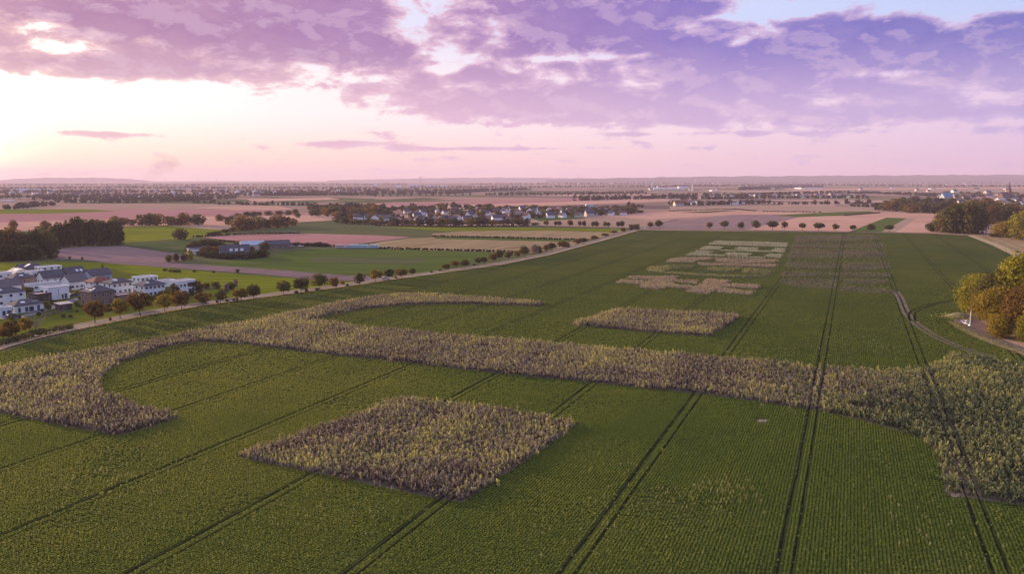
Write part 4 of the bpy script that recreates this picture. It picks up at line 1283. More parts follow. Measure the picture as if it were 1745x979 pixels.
def wall_box(lx, ly, h, gable=None, gh=0):
    m = MB()
    x, y = lx / 2, ly / 2
    if gable is None:
        m.box(-x, x, -y, y, -.3, h)
    elif gable == 'x':     # ridge runs along x: gables at the ends of x
        m.add([(-x, -y, -.3), (x, -y, -.3), (x, y, -.3), (-x, y, -.3), (-x, -y, h), (x, -y, h), (x, y, h), (-x, y, h), (-x, 0, h + gh), (x, 0, h + gh)],
              [(0, 3, 2, 1), (0, 1, 5, 4), (2, 3, 7, 6), (0, 4, 8, 7, 3), (1, 2, 6, 9, 5), (4, 5, 9, 8), (6, 7, 8, 9)])
    else:
        m.add([(-x, -y, -.3), (x, -y, -.3), (x, y, -.3), (-x, y, -.3), (-x, -y, h), (x, -y, h), (x, y, h), (-x, y, h), (0, -y, h + gh), (0, y, h + gh)],
              [(0, 3, 2, 1), (0, 1, 5, 8, 4), (2, 3, 7, 9, 6), (0, 4, 7, 3), (1, 2, 6, 5), (4, 8, 9, 7), (5, 6, 9, 8)])
    return m


def roof_mesh(kind, lx, ly, h, rh, o=.45, th=.22):
    m = MB()
    x, y = lx / 2 + o, ly / 2 + o
    if kind == 'hip':
        d = min(x, y) * .92
        rx = max(x - d, .15) if x >= y else .15
        ry = max(y - d, .15) if y > x else .15
        zb, zt = h + .02, h + rh
        m.add([(-x, -y, zb), (x, -y, zb), (x, y, zb), (-x, y, zb), (-x, -y, zb + th), (x, -y, zb + th), (x, y, zb + th), (-x, y, zb + th), (-rx, -ry, zt + th), (rx, -ry, zt + th), (rx, ry, zt + th), (-rx, ry, zt + th)],
              [(0, 3, 2, 1), (0, 1, 5, 4), (1, 2, 6, 5), (2, 3, 7, 6), (3, 0, 4, 7), (4, 5, 9, 8), (5, 6, 10, 9), (6, 7, 11, 10), (7, 4, 8, 11), (8, 9, 10, 11)])
    elif kind in ('gx', 'gy'):
        a, b = (x, y) if kind == 'gx' else (y, x)
        base = b - o
        sl = rh / base
        zl = h - o * sl + .03
        P = [(-a, -b, zl), (-a, 0, h + rh + .03), (-a, b, zl), (-a, b, zl + th), (-a, 0, h + rh + th + .06), (-a, -b, zl + th)]
        Q = [(-p[0], p[1], p[2]) for p in P]
        v = P + Q
        if kind == 'gy':
            v = [(p[1], -p[0], p[2]) for p in v]
        m.add(v, [(0, 1, 2, 3, 4, 5)[::-1], (6, 7, 8, 9, 10, 11), (0, 6, 7, 1)[::-1], (1, 7, 8, 2)[::-1], (2, 8, 9, 3)[::-1], (3, 9, 10, 4)[::-1], (4, 10, 11, 5)[::-1], (5, 11, 6, 0)[::-1]])
    elif kind == 'flat':
        m.box(-x + o - .12, x - o + .12, -y + o - .12, y - o + .12, h + .003, h + .10)
        # parapet
    elif kind == 'shed':
        m.add([(-x, -y, h + .02), (x, -y, h + .02), (x, y, h + rh), (-x, y, h + rh), (-x, -y, h + th), (x, -y, h + th), (x, y, h + rh + th), (-x, y, h + rh + th)],
              [(0, 3, 2, 1), (4, 5, 6, 7), (0, 1, 5, 4), (1, 2, 6, 5), (2, 3, 7, 6), (3, 0, 4, 7)])
    return m


def slope_panel(parent, name, mat, lx, ly, h, rh, kind, u0, u1, f0, f1, side='b', o=.45, th=.22):
    """a flat panel lying on a roof slope; u along the eave in metres, f 0..1 from eave to ridge"""
    y, x = ly / 2 + o, lx / 2 + o
    rise = rh + .02
    if side == 'b':
        run = y * .92 if kind == 'hip' else y
        P = lambda u, f, d: (u, -y + run * f, h + th + .02 + (rise - .02) * f + d)
        if kind == 'gx':
            z0 = h - o * rh / (y - o) + .03 + th
            P = lambda u, f, d: (u, -y + y * f, z0 + (h + rh + th + .06 - z0) * f + d)
    else:
        run = x * .92 if kind == 'hip' else x
        P = lambda u, f, d: (-x + run * f, u, h + th + .02 + (rise - .02) * f + d)
        if kind == 'gy':
            z0 = h - o * rh / (x - o) + .03 + th
            P = lambda u, f, d: (-x + x * f, u, z0 + (h + rh + th + .06 - z0) * f + d)
    c = [(u0, f0), (u1, f0), (u1, f1), (u0, f1)]
    v = [P(u, f, -.05) for u, f in c] + [P(u, f, .10) for u, f in c]
    m = MB().add(v, [(0, 3, 2, 1), (4, 5, 6, 7), (0, 1, 5, 4), (1, 2, 6, 5), (2, 3, 7, 6), (3, 0, 4, 7)])
    return link(name, m.mesh(name, M[mat]), parent)


HROT = math.pi / 2 - HOUSE_AZ


def house(x, base, lx, ly, h, rkind, rh, wall, roof, label, wins=(), gable_wins=(), extras=(), name="house", rot=0.0, group="houses of the white settlement", cat="house", chim=False, dormer=0):
    """x, base: middle of the near bottom edge on the photograph; lx along the road, ly across it"""
    if group == 'houses of the white settlement':
        lx, ly, h, rh = lx * .86, ly * .86, h * 1.0, rh * .8
        wins = [(sd, at * .86, z * .97, w_ * .93, h_ * .93) for sd, at, z, w_, h_ in wins]
        extras = [(a, b, c_ * .86, d * .86, e, f, g) for a, b, c_, d, e, f, g in extras]
    gx, gy = G(x, base)
    c, s = math.cos(HROT + rot), math.sin(HROT + rot)
    # the near corner is at local (-lx/2,-ly/2): put the middle of the house behind the picked point
    k = 0.32
    cx = gx + (c * lx * k - s * ly * k) * .7; cy = gy + (s * lx * k + c * ly * k) * 1.0
    t = root(name, (cx, cy, 0), HROT + rot, label, cat, group)
    gk = {'gx': 'x', 'gy': 'y'}.get(rkind)
    wall_box(lx, ly, h, gk, rh).build("wall", M[wall], t)
    rf = roof_mesh(rkind, lx, ly, h, rh).build("roof", M[roof], t)
    if rkind == 'flat':
        m = MB()
        X, Y = lx / 2 + .14, ly / 2 + .14
        m.box(-X, X, -Y, -Y + .25, h - .05, h + .45).box(-X, X, Y - .25, Y, h - .05, h + .45).box(-X, -X + .25, -Y + .25, Y - .25, h - .05, h + .45).box(X - .25, X, -Y + .25, Y - .25, h - .05, h + .45)
        m.build("parapet", M[wall], rf)
    for side, at, z, w, hh in wins:
        window(t, side, at, z, w, hh, lx, ly)
    for nm, mt, u0, u1, f0, f1, sd in extras:
        slope_panel(rf, nm, mt, lx, ly, h, rh, rkind, u0, u1, f0, f1, sd)
    if chim:
        MB().box(-.35, .35, -.3, .3, h + rh * .4, h + rh + .9).build("chimney", M['brownbrick'], rf, (lx * .18, ly * .12, 0))
    if h > 2.3:
        MB().box(-.5, .5, -.05, .05, 0, 2.1).build("door", M['door'], t, (lx * .32, -ly / 2 - .035, .02))
    return t


def two_rows(lx, ly, h, n, na=2, w=1.2, hh=1.2):
    out = []
    for z in ((1.0, 3.7) if h > 4.5 else (0.9,)):
        for i in range(n):
            at = -lx / 2 + lx * (i + .5) / n
            if z < 2 and abs(at - lx * .32) < 1.2:
                continue
            out.append(('b', at, z, w, hh))
        for i in range(na):
            out.append(('a', -ly / 2 + ly * (i + .5) / na, z, w, hh))
    return out


# the settlement, front to back; positions picked at the near corner of each house
house(32, 533, 12, 8.5, 2.6, 'hip', 2.3, 'white', 'dark_roof', "white bungalow with dark hipped roof and garden windows, nearest the road",
      [('b', -4.2, .1, 1.1, 2.0), ('b', -1.2, .1, 1.2, 2.0), ('b', 0.8, .1, 1.9, 2.0), ('a', -2, .9, 1.2, 1.2), ('a', 2, .9, 1.2, 1.2)], extras=[("skylight", 'skylight', -2.8, -1.0, .35, .6, 'b'), ("solar_panel", 'solar', 1.5, 4.6, .25, .6, 'b')])
house(2, 540, 5, 5, 3.0, 'flat', 0, 'white', 'flat_roof', "small white flat-roofed block with dark glazing beside the bungalow", [('b', -.9, .3, 1.2, 2.0), ('b', 1.0, .3, 1.2, 2.0), ('a', 0, .3, 2.0, 2.0)])
house(0, 523, 13, 10, 5.3, 'hip', 2.6, 'white', 'dark_roof', "large white two-storey house with dark hipped roof behind the bungalow", two_rows(13, 10, 5.3, 3), extras=[("skylight", 'skylight', -4.4, -2.8, .4, .6, 'b')])
house(2, 505, 11, 9, 4.4, 'gx', 2.8, 'white', 'mid_roof', "white house with plain grey gabled roof at the settlement edge", two_rows(11, 9, 4.4, 3))
house(28, 495, 11, 9, 5.4, 'hip', 2.4, 'brownbrick', 'dark_roof', "brown brick house with low dark hipped roof among white houses", two_rows(11, 9, 5.4, 3), extras=[("skylight", 'skylight', -1.5, .3, .4, .6, 'b')])
house(-2, 486, 8, 8, 5.4, 'flat', 0, 'white', 'flat_roof', "white cube house cut by the frame behind the grey gabled one", two_rows(8, 8, 5.4, 2, 1))
house(26, 481, 11, 10, 4.0, 'gy', 2.8, 'white', 'pale_roof', "white gabled house with sunlit pale roof", two_rows(11, 10, 4.6, 3), extras=[("solar_panel", 'skylight', -3, 1, .55, .85, 'a')])  # this solar panel is pale: the sun's glint is in its colour
house(42, 471, 11, 9, 3.6, 'gx', 3.0, 'cream', 'dark_roof', "house with dark steep roof and shining roof panel, farthest row", two_rows(12, 10, 4.4, 3), extras=[("solar_panel", 'skylight', -4.5, -1.5, .4, .95, 'a')], chim=True)  # panel's shine is painted: pale metal colour for sunlit solar glass
house(57, 483, 7, 7, 5.4, 'flat', 0, 'white', 'flat_roof', "tall white cube house beside the big dark sloping roof", two_rows(7, 7, 5.4, 2, 1))
house(80, 484, 12.5, 8, 3.0, 'gx', 3.8, 'white', 'dark_roof', "long house under a big plain dark roof with solar panels", two_rows(12.5, 8, 3.0, 3), extras=[("solar_panel", 'solar', 0, 5.6, .45, .8, 'b')])
house(76, 472, 12, 8, 4.8, 'flat', 0, 'white', 'flat_roof', "white flat-roofed house behind the big dark roof", two_rows(12, 8, 4.8, 3))
house(62, 497, 17, 6, 3.1, 'flat', 0, 'white', 'flat_roof', "long low white flat-roofed wing with a band of small windows", [('b', -8 + i * 2.6, 1.4, 1.5, .9) for i in range(6)] + [('a', 0, 1.2, 1.6, 1.0)])
house(122, 494, 9.5, 10, 3.8, 'gx', 3.4, 'white', 'mid_roof', "white gabled house with tall gable wall and small windows", two_rows(9.5, 10, 3.8, 4), rot=math.pi / 2 * 0 - .0)
house(120, 480, 10, 9, 3.6, 'gx', 4.0, 'cream', 'dark_roof', "house with steep dark roof and two white dormers", two_rows(10, 9, 3.6, 3), extras=[("skylight", 'skylight', .2, 1.6, .35, .6, 'b'), ("skylight", 'skylight', 2.6, 4.0, .35, .6, 'b')])
house(160, 481, 12, 9, 3.4, 'gx', 3.2, 'greyblue', 'dark_roof', "blue-grey house with wide dark gabled roof at the back of the settlement", two_rows(12, 9, 3.4, 4), chim=False)
house(164, 499, 11, 9, 4.6, 'hip', 2.5, 'white', 'red_roof', "white house with red-brown hipped roof", two_rows(11, 9, 4.6, 3))
house(195, 503, 11, 9, 5.0, 'hip', 2.4, 'white', 'dark_roof', "white house joined to the red-roofed one, under a dark hipped roof", two_rows(11, 9, 5.0, 4), extras=[("skylight", 'skylight', -3.4, -1.4, .45, .75, 'b')])
house(87, 511, 10, 8, 5.0, 'flat', 0, 'white', 'flat_roof', "modern flat-roofed house with white end wall and dark wood side", [('a', -2.4, .6, 2.0, 3.6), ('a', 2.0, .6, 2.4, 3.6), ('b', 1.6, 0.1, .9, 2.0), ('b', -.2, .2, .25, 4.5)])
house(64, 514, 7, 8, 2.8, 'flat', 0, 'darkwood', 'flat_roof', "low dark wooden annex of the modern flat-roofed house", [('a', -2, .6, 2.0, 1.7), ('a', 2, .6, 2.0, 1.7)])
house(160, 521, 11, 9.5, 5.3, 'hip', 2.7, 'brownbrick', 'dark_roof', "brown brick house with white corner bay and solar panels on its hipped roof",
      two_rows(11, 9.5, 5.3, 3, 0) + [('a', 2.6, .5, 1.6, 1.5), ('a', 2.6, 3.2, 1.6, 1.5)], extras=[("solar_panel", 'skylight', -3.6, -1.0, .25, .6, 'a'), ("solar_panel", 'skylight', .2, 2.2, .3, .75, 'a')])  # both panels coloured pale to show sun glinting off them
house(243, 492, 10, 8, 5.0, 'flat', 0, 'white', 'flat_roof', "white flat-roofed cube house behind the dark-roofed villa", two_rows(10, 8, 5.0, 4, 2))
house(250, 507, 11, 9, 5.0, 'hip', 2.5, 'white', 'dark_roof', "white villa with dark hipped roof and rows of windows behind the golden trees", two_rows(11, 9, 5.0, 5, 2), extras=[("skylight", 'skylight', -3.6, -2.0, .4, .62, 'b')])
house(308, 501, 9.5, 7.5, 5.4, 'flat', 0, 'white', 'flat_roof', "white flat-roofed villa with large grey corner glazing at the settlement end", [('b', 2.3, 2.9, 4.2, 2.1), ('b', -1.5, 3.2, 1.2, 1.3), ('b', -3.6, 3.2, 1.0, 1.3), ('a', 0, 1.0, 1.4, 1.3), ('b', 1.4, .1, 1.6, 2.1)])
house(204, 515, 7.5, 5.5, 2.6, 'flat', 0, 'brownbrick', 'flat_roof', "low flat-roofed garage beside the brown brick house", [('b', -2, 1.2, 1.2, .6)], name="garage", cat="garage", group=None)
house(278, 489, 7, 5, 2.6, 'flat', 0, 'white', 'flat_roof', "low white garage between the two flat-roofed white houses", [], name="garage", cat="garage", group=None)
house(105, 529, 4.6, 3.6, 2.2, 'shed', .35, 'darkwood', 'pale_roof', "small dark garden shed with pale roof on the grass", [('b', -.6, .9, .9, .8)], name="garden_shed", cat="shed", group=None)
house(219, 489, 6, 5, 2.6, 'flat', 0, 'cream', 'flat_roof', "low beige garage behind the joined white houses", [], name="garage", cat="garage", group=None)

# garden clutter between the houses
GARDEN = [(68, 505, 3.5), (74, 520, 4), (96, 518, 4), (130, 500, 4), (136, 511, 4.5), (140, 496, 4), (150, 500, 3.5), (176, 508, 4), (182, 513, 4), (213, 506, 4.5), (222, 511, 4), (228, 513, 3.5), (265, 499, 4), (287, 510, 5), (300, 508, 4), (318, 505, 5), (327, 503, 5), (333, 506, 4), (345, 503, 4), (20, 545, 4), (34, 543, 3), (66, 538, 4), (72, 531, 3.5),
          (92, 535, 3), (132, 532, 3.5), (146, 530, 4), (200, 524, 4), (220, 522, 4), (232, 519, 4), (48, 516, 4), (38, 487, 4), (93, 492, 3), (212, 488, 3.5), (285, 496, 4), (295, 492, 3.5), (338, 490, 4), (358, 505, 4), (378, 500, 4)]
for i, (x, b, h) in enumerate(GARDEN):
    tree("garden_bush", x, b, b - h * RNG.uniform(.9, 1.8), h * RNG.uniform(1.3, 2.2), ['green', 'olive', 'dark', 'gold'][i % 4], 'bush', f"low {WORDS[['green', 'olive', 'dark', 'gold'][i % 4]]} garden bush between the white houses", "garden bushes", 'shrub')
for pts, lab in [([(128, 521), (136, 524), (145, 527)], "short clipped hedge at the brown brick house's corner"), ([(226, 517), (250, 512), (268, 508)], "clipped hedge along the garden of the dark-roofed villa"), ([(70, 523), (92, 519)], "clipped hedge behind the garden shed"), ([(298, 509), (330, 503)], "hedge in front of the corner-glazed villa")]:
    hedge("garden_hedge", [G(*p) for p in pts], 1.2, 1.5, 'green', lab, int(pts[0][0]), dens=5, size=.35)
M['fence'] = plain("weathered_fence", (0.22, 0.17, 0.15), .9, .2, .2)
for (x0, y0), (x1, y1), lab in [((70, 541), (112, 532), "wooden garden fence between the bungalow and the road"), ((196, 519), (226, 513), "wooden garden fence beside the low garage"), ((336, 499), (372, 492), "wooden fence at the settlement's outer garden")]:
    a, b = np.array(G(x0, y0)), np.array(G(x1, y1)); L = np.linalg.norm(b - a)
    t = root("garden_fence", (a[0], a[1], 0), math.atan2(b[1] - a[1], b[0] - a[0]), lab, 'fence')
    n = max(2, int(L / 2.5)); mesh_p = MB().box(-.06, .06, -.06, .06, -.2, 1.25).mesh("fence_post", M['fence'])
    for i in range(n + 1):
        link("post", mesh_p, t, (L * i / n, 0, 0))
    for z in (.25, .6, .95):
        MB().box(0, L, .065, .10, z, z + .2).build("rail", M['fence'], t)

# the farm
fx = dict(group="farm buildings", rot=0.75)
fh = house(388, 440, 18, 10, 3.0, 'gx', 5.0, 'brownbrick', 'dark_roof', "farmhouse with long dark steep roof and small white dormers", [('b', -7 + i * 3.4, .9, 1.3, 1.2) for i in range(4)] + [('a', -2, .9, 1.2, 1.2), ('a', 2, .9, 1.2, 1.2), ('a', 0, 4.4, 1.2, 1.2)], name="farmhouse", rot=-.55, group=None)
for i, u in enumerate((-2.4, 0.8, 4.2)):
    MB().box(-.9, .9, -1.3, .9, 4.6, 6.3).build("dormer", M['white'], fh, (u, -2.7, -.5))
MB().box(-4.5, 4.5, -3.5, 0, -.2, 2.6).build("porch", M['white'], fh, (4.0, -5.03, 0))
house(421, 426, 16, 12, 3.4, 'gx', 2.4, 'cream', 'barn_blue', "barn with shining pale blue metal roof behind the farmhouse", [], name="barn", rot=-.5, group=None, cat="barn")
house(460, 424, 19, 10, 3.0, 'gx', 2.6, 'brownbrick', 'dark_roof', "long low barn with dark roof at the end of the farm", [('b', -7, .8, 1.6, 1.2), ('b', -3, .8, 1.6, 1.2), ('b', 2, .8, 1.6, 1.2)], name="barn", rot=-.5, group=None, cat="barn")
house(330, 434, 15, 8, 4.0, 'shed', .8, 'white', 'dark_roof', "open barn with white end wall among the dark farm trees", [], name="barn", rot=-.35, group=None, cat="barn")
house(398, 379, 8, 8, 4.4, 'gx', 3.4, 'white', 'mid_roof', "lone small white house among the hazy hedgerow trees", [('b', -2, 1, 1.3, 1.3), ('b', 0.5, 1, 1.3, 1.3)], group=None)

# wrapped bales
M['wrap_blue'] = plain("pale_blue_wrap", (0.44, 0.58, 0.62), 0.45, 0.4, 0.08, 0.5)
M['wrap_white'] = plain("white_wrap", (0.52, 0.46, 0.46), 0.45, 0.4, 0.08, 0.5)
bm_ = MB()
N_ = 12
bm_.add([(math.cos(2 * math.pi * k / N_) * .72, y, .72 + math.sin(2 * math.pi * k / N_) * .72) for y in (-.68, .68) for k in range(N_)],
        [tuple(range(N_))[::-1], tuple(range(N_, 2 * N_))] + [(k, (k + 1) % N_, N_ + (k + 1) % N_, N_ + k) for k in range(N_)])
bale = bm_.mesh("bale", M['wrap_blue'], True)
b0, b1 = np.array(G(572, 423.5)), np.array(G(648, 423.5))
d_ = (b1 - b0); L_ = np.linalg.norm(d_); d_ = d_ / L_
nb = int(L_ / 1.55)
for row in range(3):
    for tier in range(2 if row else 2):
        for i in range(nb - tier):
            p = b0 + d_ * (i * 1.55 + tier * .78) + np.array([-d_[1], d_[0]]) * (row * 1.5 if tier == 0 else row * 1.5)
            if tier and i % 11 == 4:
                continue
            blue = i > nb * .33
            o = link("bale", bale, None, (p[0], p[1], tier * 1.22 + .0), math.atan2(d_[1], d_[0]) + RNG.uniform(-.06, .06), None, M['wrap_blue' if blue else 'wrap_white'])
            tag(o, "pale blue wrapped bale in the long stack at the field edge" if blue else "whitish wrapped bale in the left part of the long stack", 'bale', "blue wrapped bales in the stack" if blue else "whitish wrapped bales in the stack")

# ------------------------------------------------------------------ villages far off: walls and roofs
def small_house_meshes(seed):
    r = random.Random(seed)
    lx, ly, h, rh = r.uniform(9, 14), r.uniform(8, 10), r.uniform(3, 5.2), r.uniform(3.2, 4.6)
    return wall_box(lx, ly, h, 'x', rh).mesh("village_wall", M['white']), roof_mesh('gx', lx, ly, h, rh).mesh("village_roof", M['dark_roof'])


SMALL = [small_house_meshes(i) for i in range(6)]
HN = 0


def far_house(x, base, label, group, rot=None, sc=1.0, wall='white', roof='dark_roof'):
    global HN
    HN += 1
    gx, gy = G(x, base)
    w, r = SMALL[HN % 6]
    t = root("village_house", (gx, gy, 0), RNG.uniform(0, 6.28) if rot is None else rot, label, 'house', group)
    link("wall", w, t, scale=sc, mat=M[wall]); link("roof", r, t, scale=sc, mat=M[roof])
    return t


def village(n, xs, ylo, yhi, label, group, sc=1.0, gap=9.0, walls=('white', 'cream', 'brick_red', 'white'), roofs=('dark_roof', 'slate_roof', 'dark_roof', 'slate_roof', 'slate_roof', 'slate_roof', 'red_roof')):
    pts, tries = [], 0
    while len(pts) < n and tries < 6000:
        tries += 1
        x = RNG.uniform(*xs); f = RNG.uniform(0, 1)
        y = ylo(x) * (1 - f) + yhi(x) * f
        p = G(x, y)
        if all((p[0] - q[0]) ** 2 + (p[1] - q[1]) ** 2 > gap ** 2 for q in pts):
            pts.append(p)
            wl, rl = walls[RNG.integers(len(walls))], roofs[RNG.integers(len(roofs))]
            lab = label if len(group) > 60 or 'pale-walled' not in label else {'white': 'white', 'cream': 'cream', 'brick_red': 'brick'}[wl] + ' village house with ' + {'dark_roof': 'dark', 'slate_roof': 'slate-blue', 'red_roof': 'red', 'mid_roof': 'grey'}[rl] + ' roof among trees, ' + ('left part' if x < 760 else 'middle part' if x < 900 else 'thin right-hand end') + ' of the village'
            far_house(x, y, lab, group, RNG.choice([.3, 1.87, .8, 2.4]) + RNG.normal(0, .1), sc * RNG.uniform(.85, 1.15), wl, rl)


# middle village
I = lambda xs, ys: (lambda x: float(np.interp(x, xs, ys)))
village(85, (655, 1075), I([655, 760, 900, 1000, 1075], [379, 380, 374, 370, 366]), I([655, 760, 900, 1075], [362, 358, 358, 359]), "pale-walled village house with dark roof among trees", "houses of the middle village", gap=13, sc=.82)
for x, b, lab, rot, sc in [(645, 377, "tall white gabled house at the left end of the middle village", 1.2, 1.25), (628, 376, "white house beside the tall white gable", .4, 1.0), (660, 377.5, "long white house right of the tall white gable", .4, 1.1), (610, 376, "small white house left of the tall white gable", .4, .9),
                           (716, 380, "white gabled house at the front edge of the middle village", 1.2, 1.1), (906, 366, "large white gabled house above the open field", 1.0, 1.15), (928, 368, "white house beside the gabled one above the open field", .3, 1.0), (962, 367, "low white house at the near edge of the village's thin end", .3, 1.0)]:
    t = far_house(x, b, lab, None, rot, sc, 'white', 'mid_roof')
tree("village_tree", 650, 378.5, 369, 9, 'gold', 'bush', "yellow tree in front of the tall white gable")
VT = []
for i in range(150):      # crowns between the houses
    x = RNG.uniform(650, 1080); lo = float(np.interp(x, [650, 760, 900, 1000, 1080], [381, 382, 374, 369, 366])); hi = float(np.interp(x, [650, 760, 900, 1080], [362, 357, 358, 358]))
    y = RNG.uniform(hi, lo)
    VT.append((x, y, y - RNG.uniform(6, 10), RNG.uniform(8, 13), RNG.choice(['dark', 'dusk', 'dark', 'rust'])))
for x in np.arange(535, 650, 8.0):     # the copse left of it
    for y0 in (361, 367, 374):
        if y0 == 374 and x < 572: continue
        VT.append((x + RNG.uniform(-3, 3), y0 + RNG.uniform(-2, 3), y0 - RNG.uniform(11, 15), RNG.uniform(15, 20), RNG.choice(['dark', 'rust', 'dusk'])))
for x in np.arange(575, 905, 8.5):     # belt along its front
    y0 = float(np.interp(x, [575, 660, 760, 905], [381, 384, 386, 384]))
    VT.append((x + RNG.uniform(-3, 3), y0 + RNG.uniform(-1.5, .5), y0 - RNG.uniform(9, 16) * (.6 if 600 < x < 670 else 1), RNG.uniform(11, 16), RNG.choice(['dark', 'rust', 'dusk'])))
for x in np.arange(650, 1070, 11.0):   # belt behind it
    y0 = float(np.interp(x, [650, 760, 900, 1070], [361, 356, 358, 358]))
    VT.append((x + RNG.uniform(-3, 3), y0, y0 - RNG.uniform(6, 12) * (1 if x < 800 else .7), RNG.uniform(10, 15), RNG.choice(['dark', 'dusk'])))
for x, y in [(1000, 366), (1010, 367), (1018, 366), (1040, 366), (1052, 367), (1066, 365), (1078, 364), (1090, 363), (885, 380), (893, 384), (912, 384)]:
    VT.append((x, y, y - RNG.uniform(4, 7), RNG.uniform(9, 14), 'dark'))
for x, b, t, w, k in VT:
    where = "of the dark copse left of the middle village" if x < 600 else ("in the belt along the front of the middle village" if b > 376 else "between the houses of the middle village")
    part_ = "" if x < 600 else (", left part" if x < 760 else (", middle part" if x < 900 else ", thin right-hand end"))
    far_tree("village_tree", x, b, t, w * 1.2, k, f"{WORDS[k]} tree {where}{part_}", "trees " + where)

# right-hand village with church
village(40, (1600, 1760), I([1600, 1760], [349, 352]), I([1600, 1760], [334, 331]), "pale village house with dark roof near the church", "houses of the church village", gap=22, walls=('cream', 'brick_red', 'white', 'cream'))
far_house(1704, 344.5, "large white house below the church tower", None, .4, 1.5, 'white', 'pale_roof')
far_house(1612, 341, "building with a blue steel roof beside the long wood", None, .1, 2.2, 'greyblue', 'blue_steel')
for i in range(95):
    x = RNG.uniform(1590, 1760); y = RNG.uniform(332, 352)
    far_tree("village_tree", x, y, y - RNG.uniform(4, 6.5), RNG.uniform(8, 13), RNG.choice(['dark', 'dusk', 'rust']), "dusky tree between the houses of the church village", "trees of the church village")
cx_, cy_ = G(1718, 340)
ch = root("church", (cx_, cy_, 0), .4, "brick church with a slender pointed spire above the village roofs", 'church')
MB().box(-4, 4, -4, 4, -.5, 24).build("tower", M['brick_red'], ch)
MB().add([(-4.3, -4.3, 24.02), (4.3, -4.3, 24.02), (4.3, 4.3, 24.02), (-4.3, 4.3, 24.02), (-1.7, -1.7, 31), (1.7, -1.7, 31), (1.7, 1.7, 31), (-1.7, 1.7, 31), (0, 0, 45)],
         [(0, 3, 2, 1), (0, 1, 5, 4), (1, 2, 6, 5), (2, 3, 7, 6), (3, 0, 4, 7), (4, 5, 8), (5, 6, 8), (6, 7, 8), (7, 4, 8)]).build("spire", M['dark_roof'], ch)
wall_box(26, 14, 10, 'x', 8).build("nave", M['brick_red'], ch, (-17.05, 0, 0))
roof_mesh('gx', 26, 14, 10, 8, .5).build("roof", M['dark_roof'], ch, (-17.3, 0, 0))

# hamlets across the middle distance
village(34, (1195, 1480), I([1195, 1480], [339, 337.5]), I([1195, 1480], [334.5, 332.5]), "small white house in the long far hamlet beyond the stubble fields", "houses of the long far hamlet", gap=24, sc=1.1, walls=('cream', 'white', 'brick_red', 'cream'))
village(10, (1150, 1300), I([1150, 1300], [350, 348.5]), I([1150, 1300], [347, 345.5]), "small house in the tree belt behind the pink fields", "houses in the tree belt", gap=16, sc=.9)
far_house(1156, 351, "pale pink farm building at the left of the tree belt", None, .2, 1.3, 'cream', 'red_roof')

# ------------------------------------------------------------------ masses of far trees
def treeline(name, pts, label, width=14, height=9, seed=1, leafk='dusk', dens=.10, step=6.0, gappy=0.0, size=2.6):
    """a distant belt of wood that reads as one mass: lumps of foliage along a line on the ground"""
    line = resample([G(*p) for p in pts], step)
    r = np.random.default_rng(seed)
    keep = np.sin(np.arange(len(line)) * .37 + seed) + r.normal(0, .5, len(line)) > -2.2 + gappy * 2.2
    line = line[keep]
    per = 26
    n = len(line)
    c = line + r.normal(0, width * .35, line.shape)
    h = height * r.uniform(.6, 1.25, n)
    rad = r.uniform(.45, .8, n) * height * .75
    d = r.normal(size=(n, per, 3)); d /= np.linalg.norm(d, axis=2)[..., None]
    q = r.uniform(.7, 1.05, (n, per, 1))
    p = np.stack([np.broadcast_to(c[:, None, 0], (n, per)), np.broadcast_to(c[:, None, 1], (n, per)), np.broadcast_to(h[:, None] * .5, (n, per))], -1) + d * q * np.stack([rad, rad, h * .52], -1)[:, None, :]
    p = p.reshape(-1, 3); p[:, 2] = p[:, 2].clip(.3)
    dd = d.reshape(-1, 3)
    nn = dd + r.normal(0, .4, dd.shape); nn /= np.linalg.norm(nn, axis=1)[:, None]
    t = np.cross(nn, r.normal(size=nn.shape)); t /= np.linalg.norm(t, axis=1)[:, None]
    b = np.cross(nn, t); s = size * height / 9 * r.uniform(.6, 1.2, (len(p), 1))
    v = np.stack([p - t * s, p + b * s * .7, p + t * s, p - b * s * .7], 1).reshape(-1, 3)
    o = link(name, mesh_from(name, v, np.arange(len(p) * 4, dtype=np.int32).reshape(-1, 4), LEAF[leafk], tone=(r.normal(.5, .16, len(p)) + np.repeat(r.normal(0, .12, n), per)).clip(0, 1)))
    return tag(o, label, None, None, 'stuff')


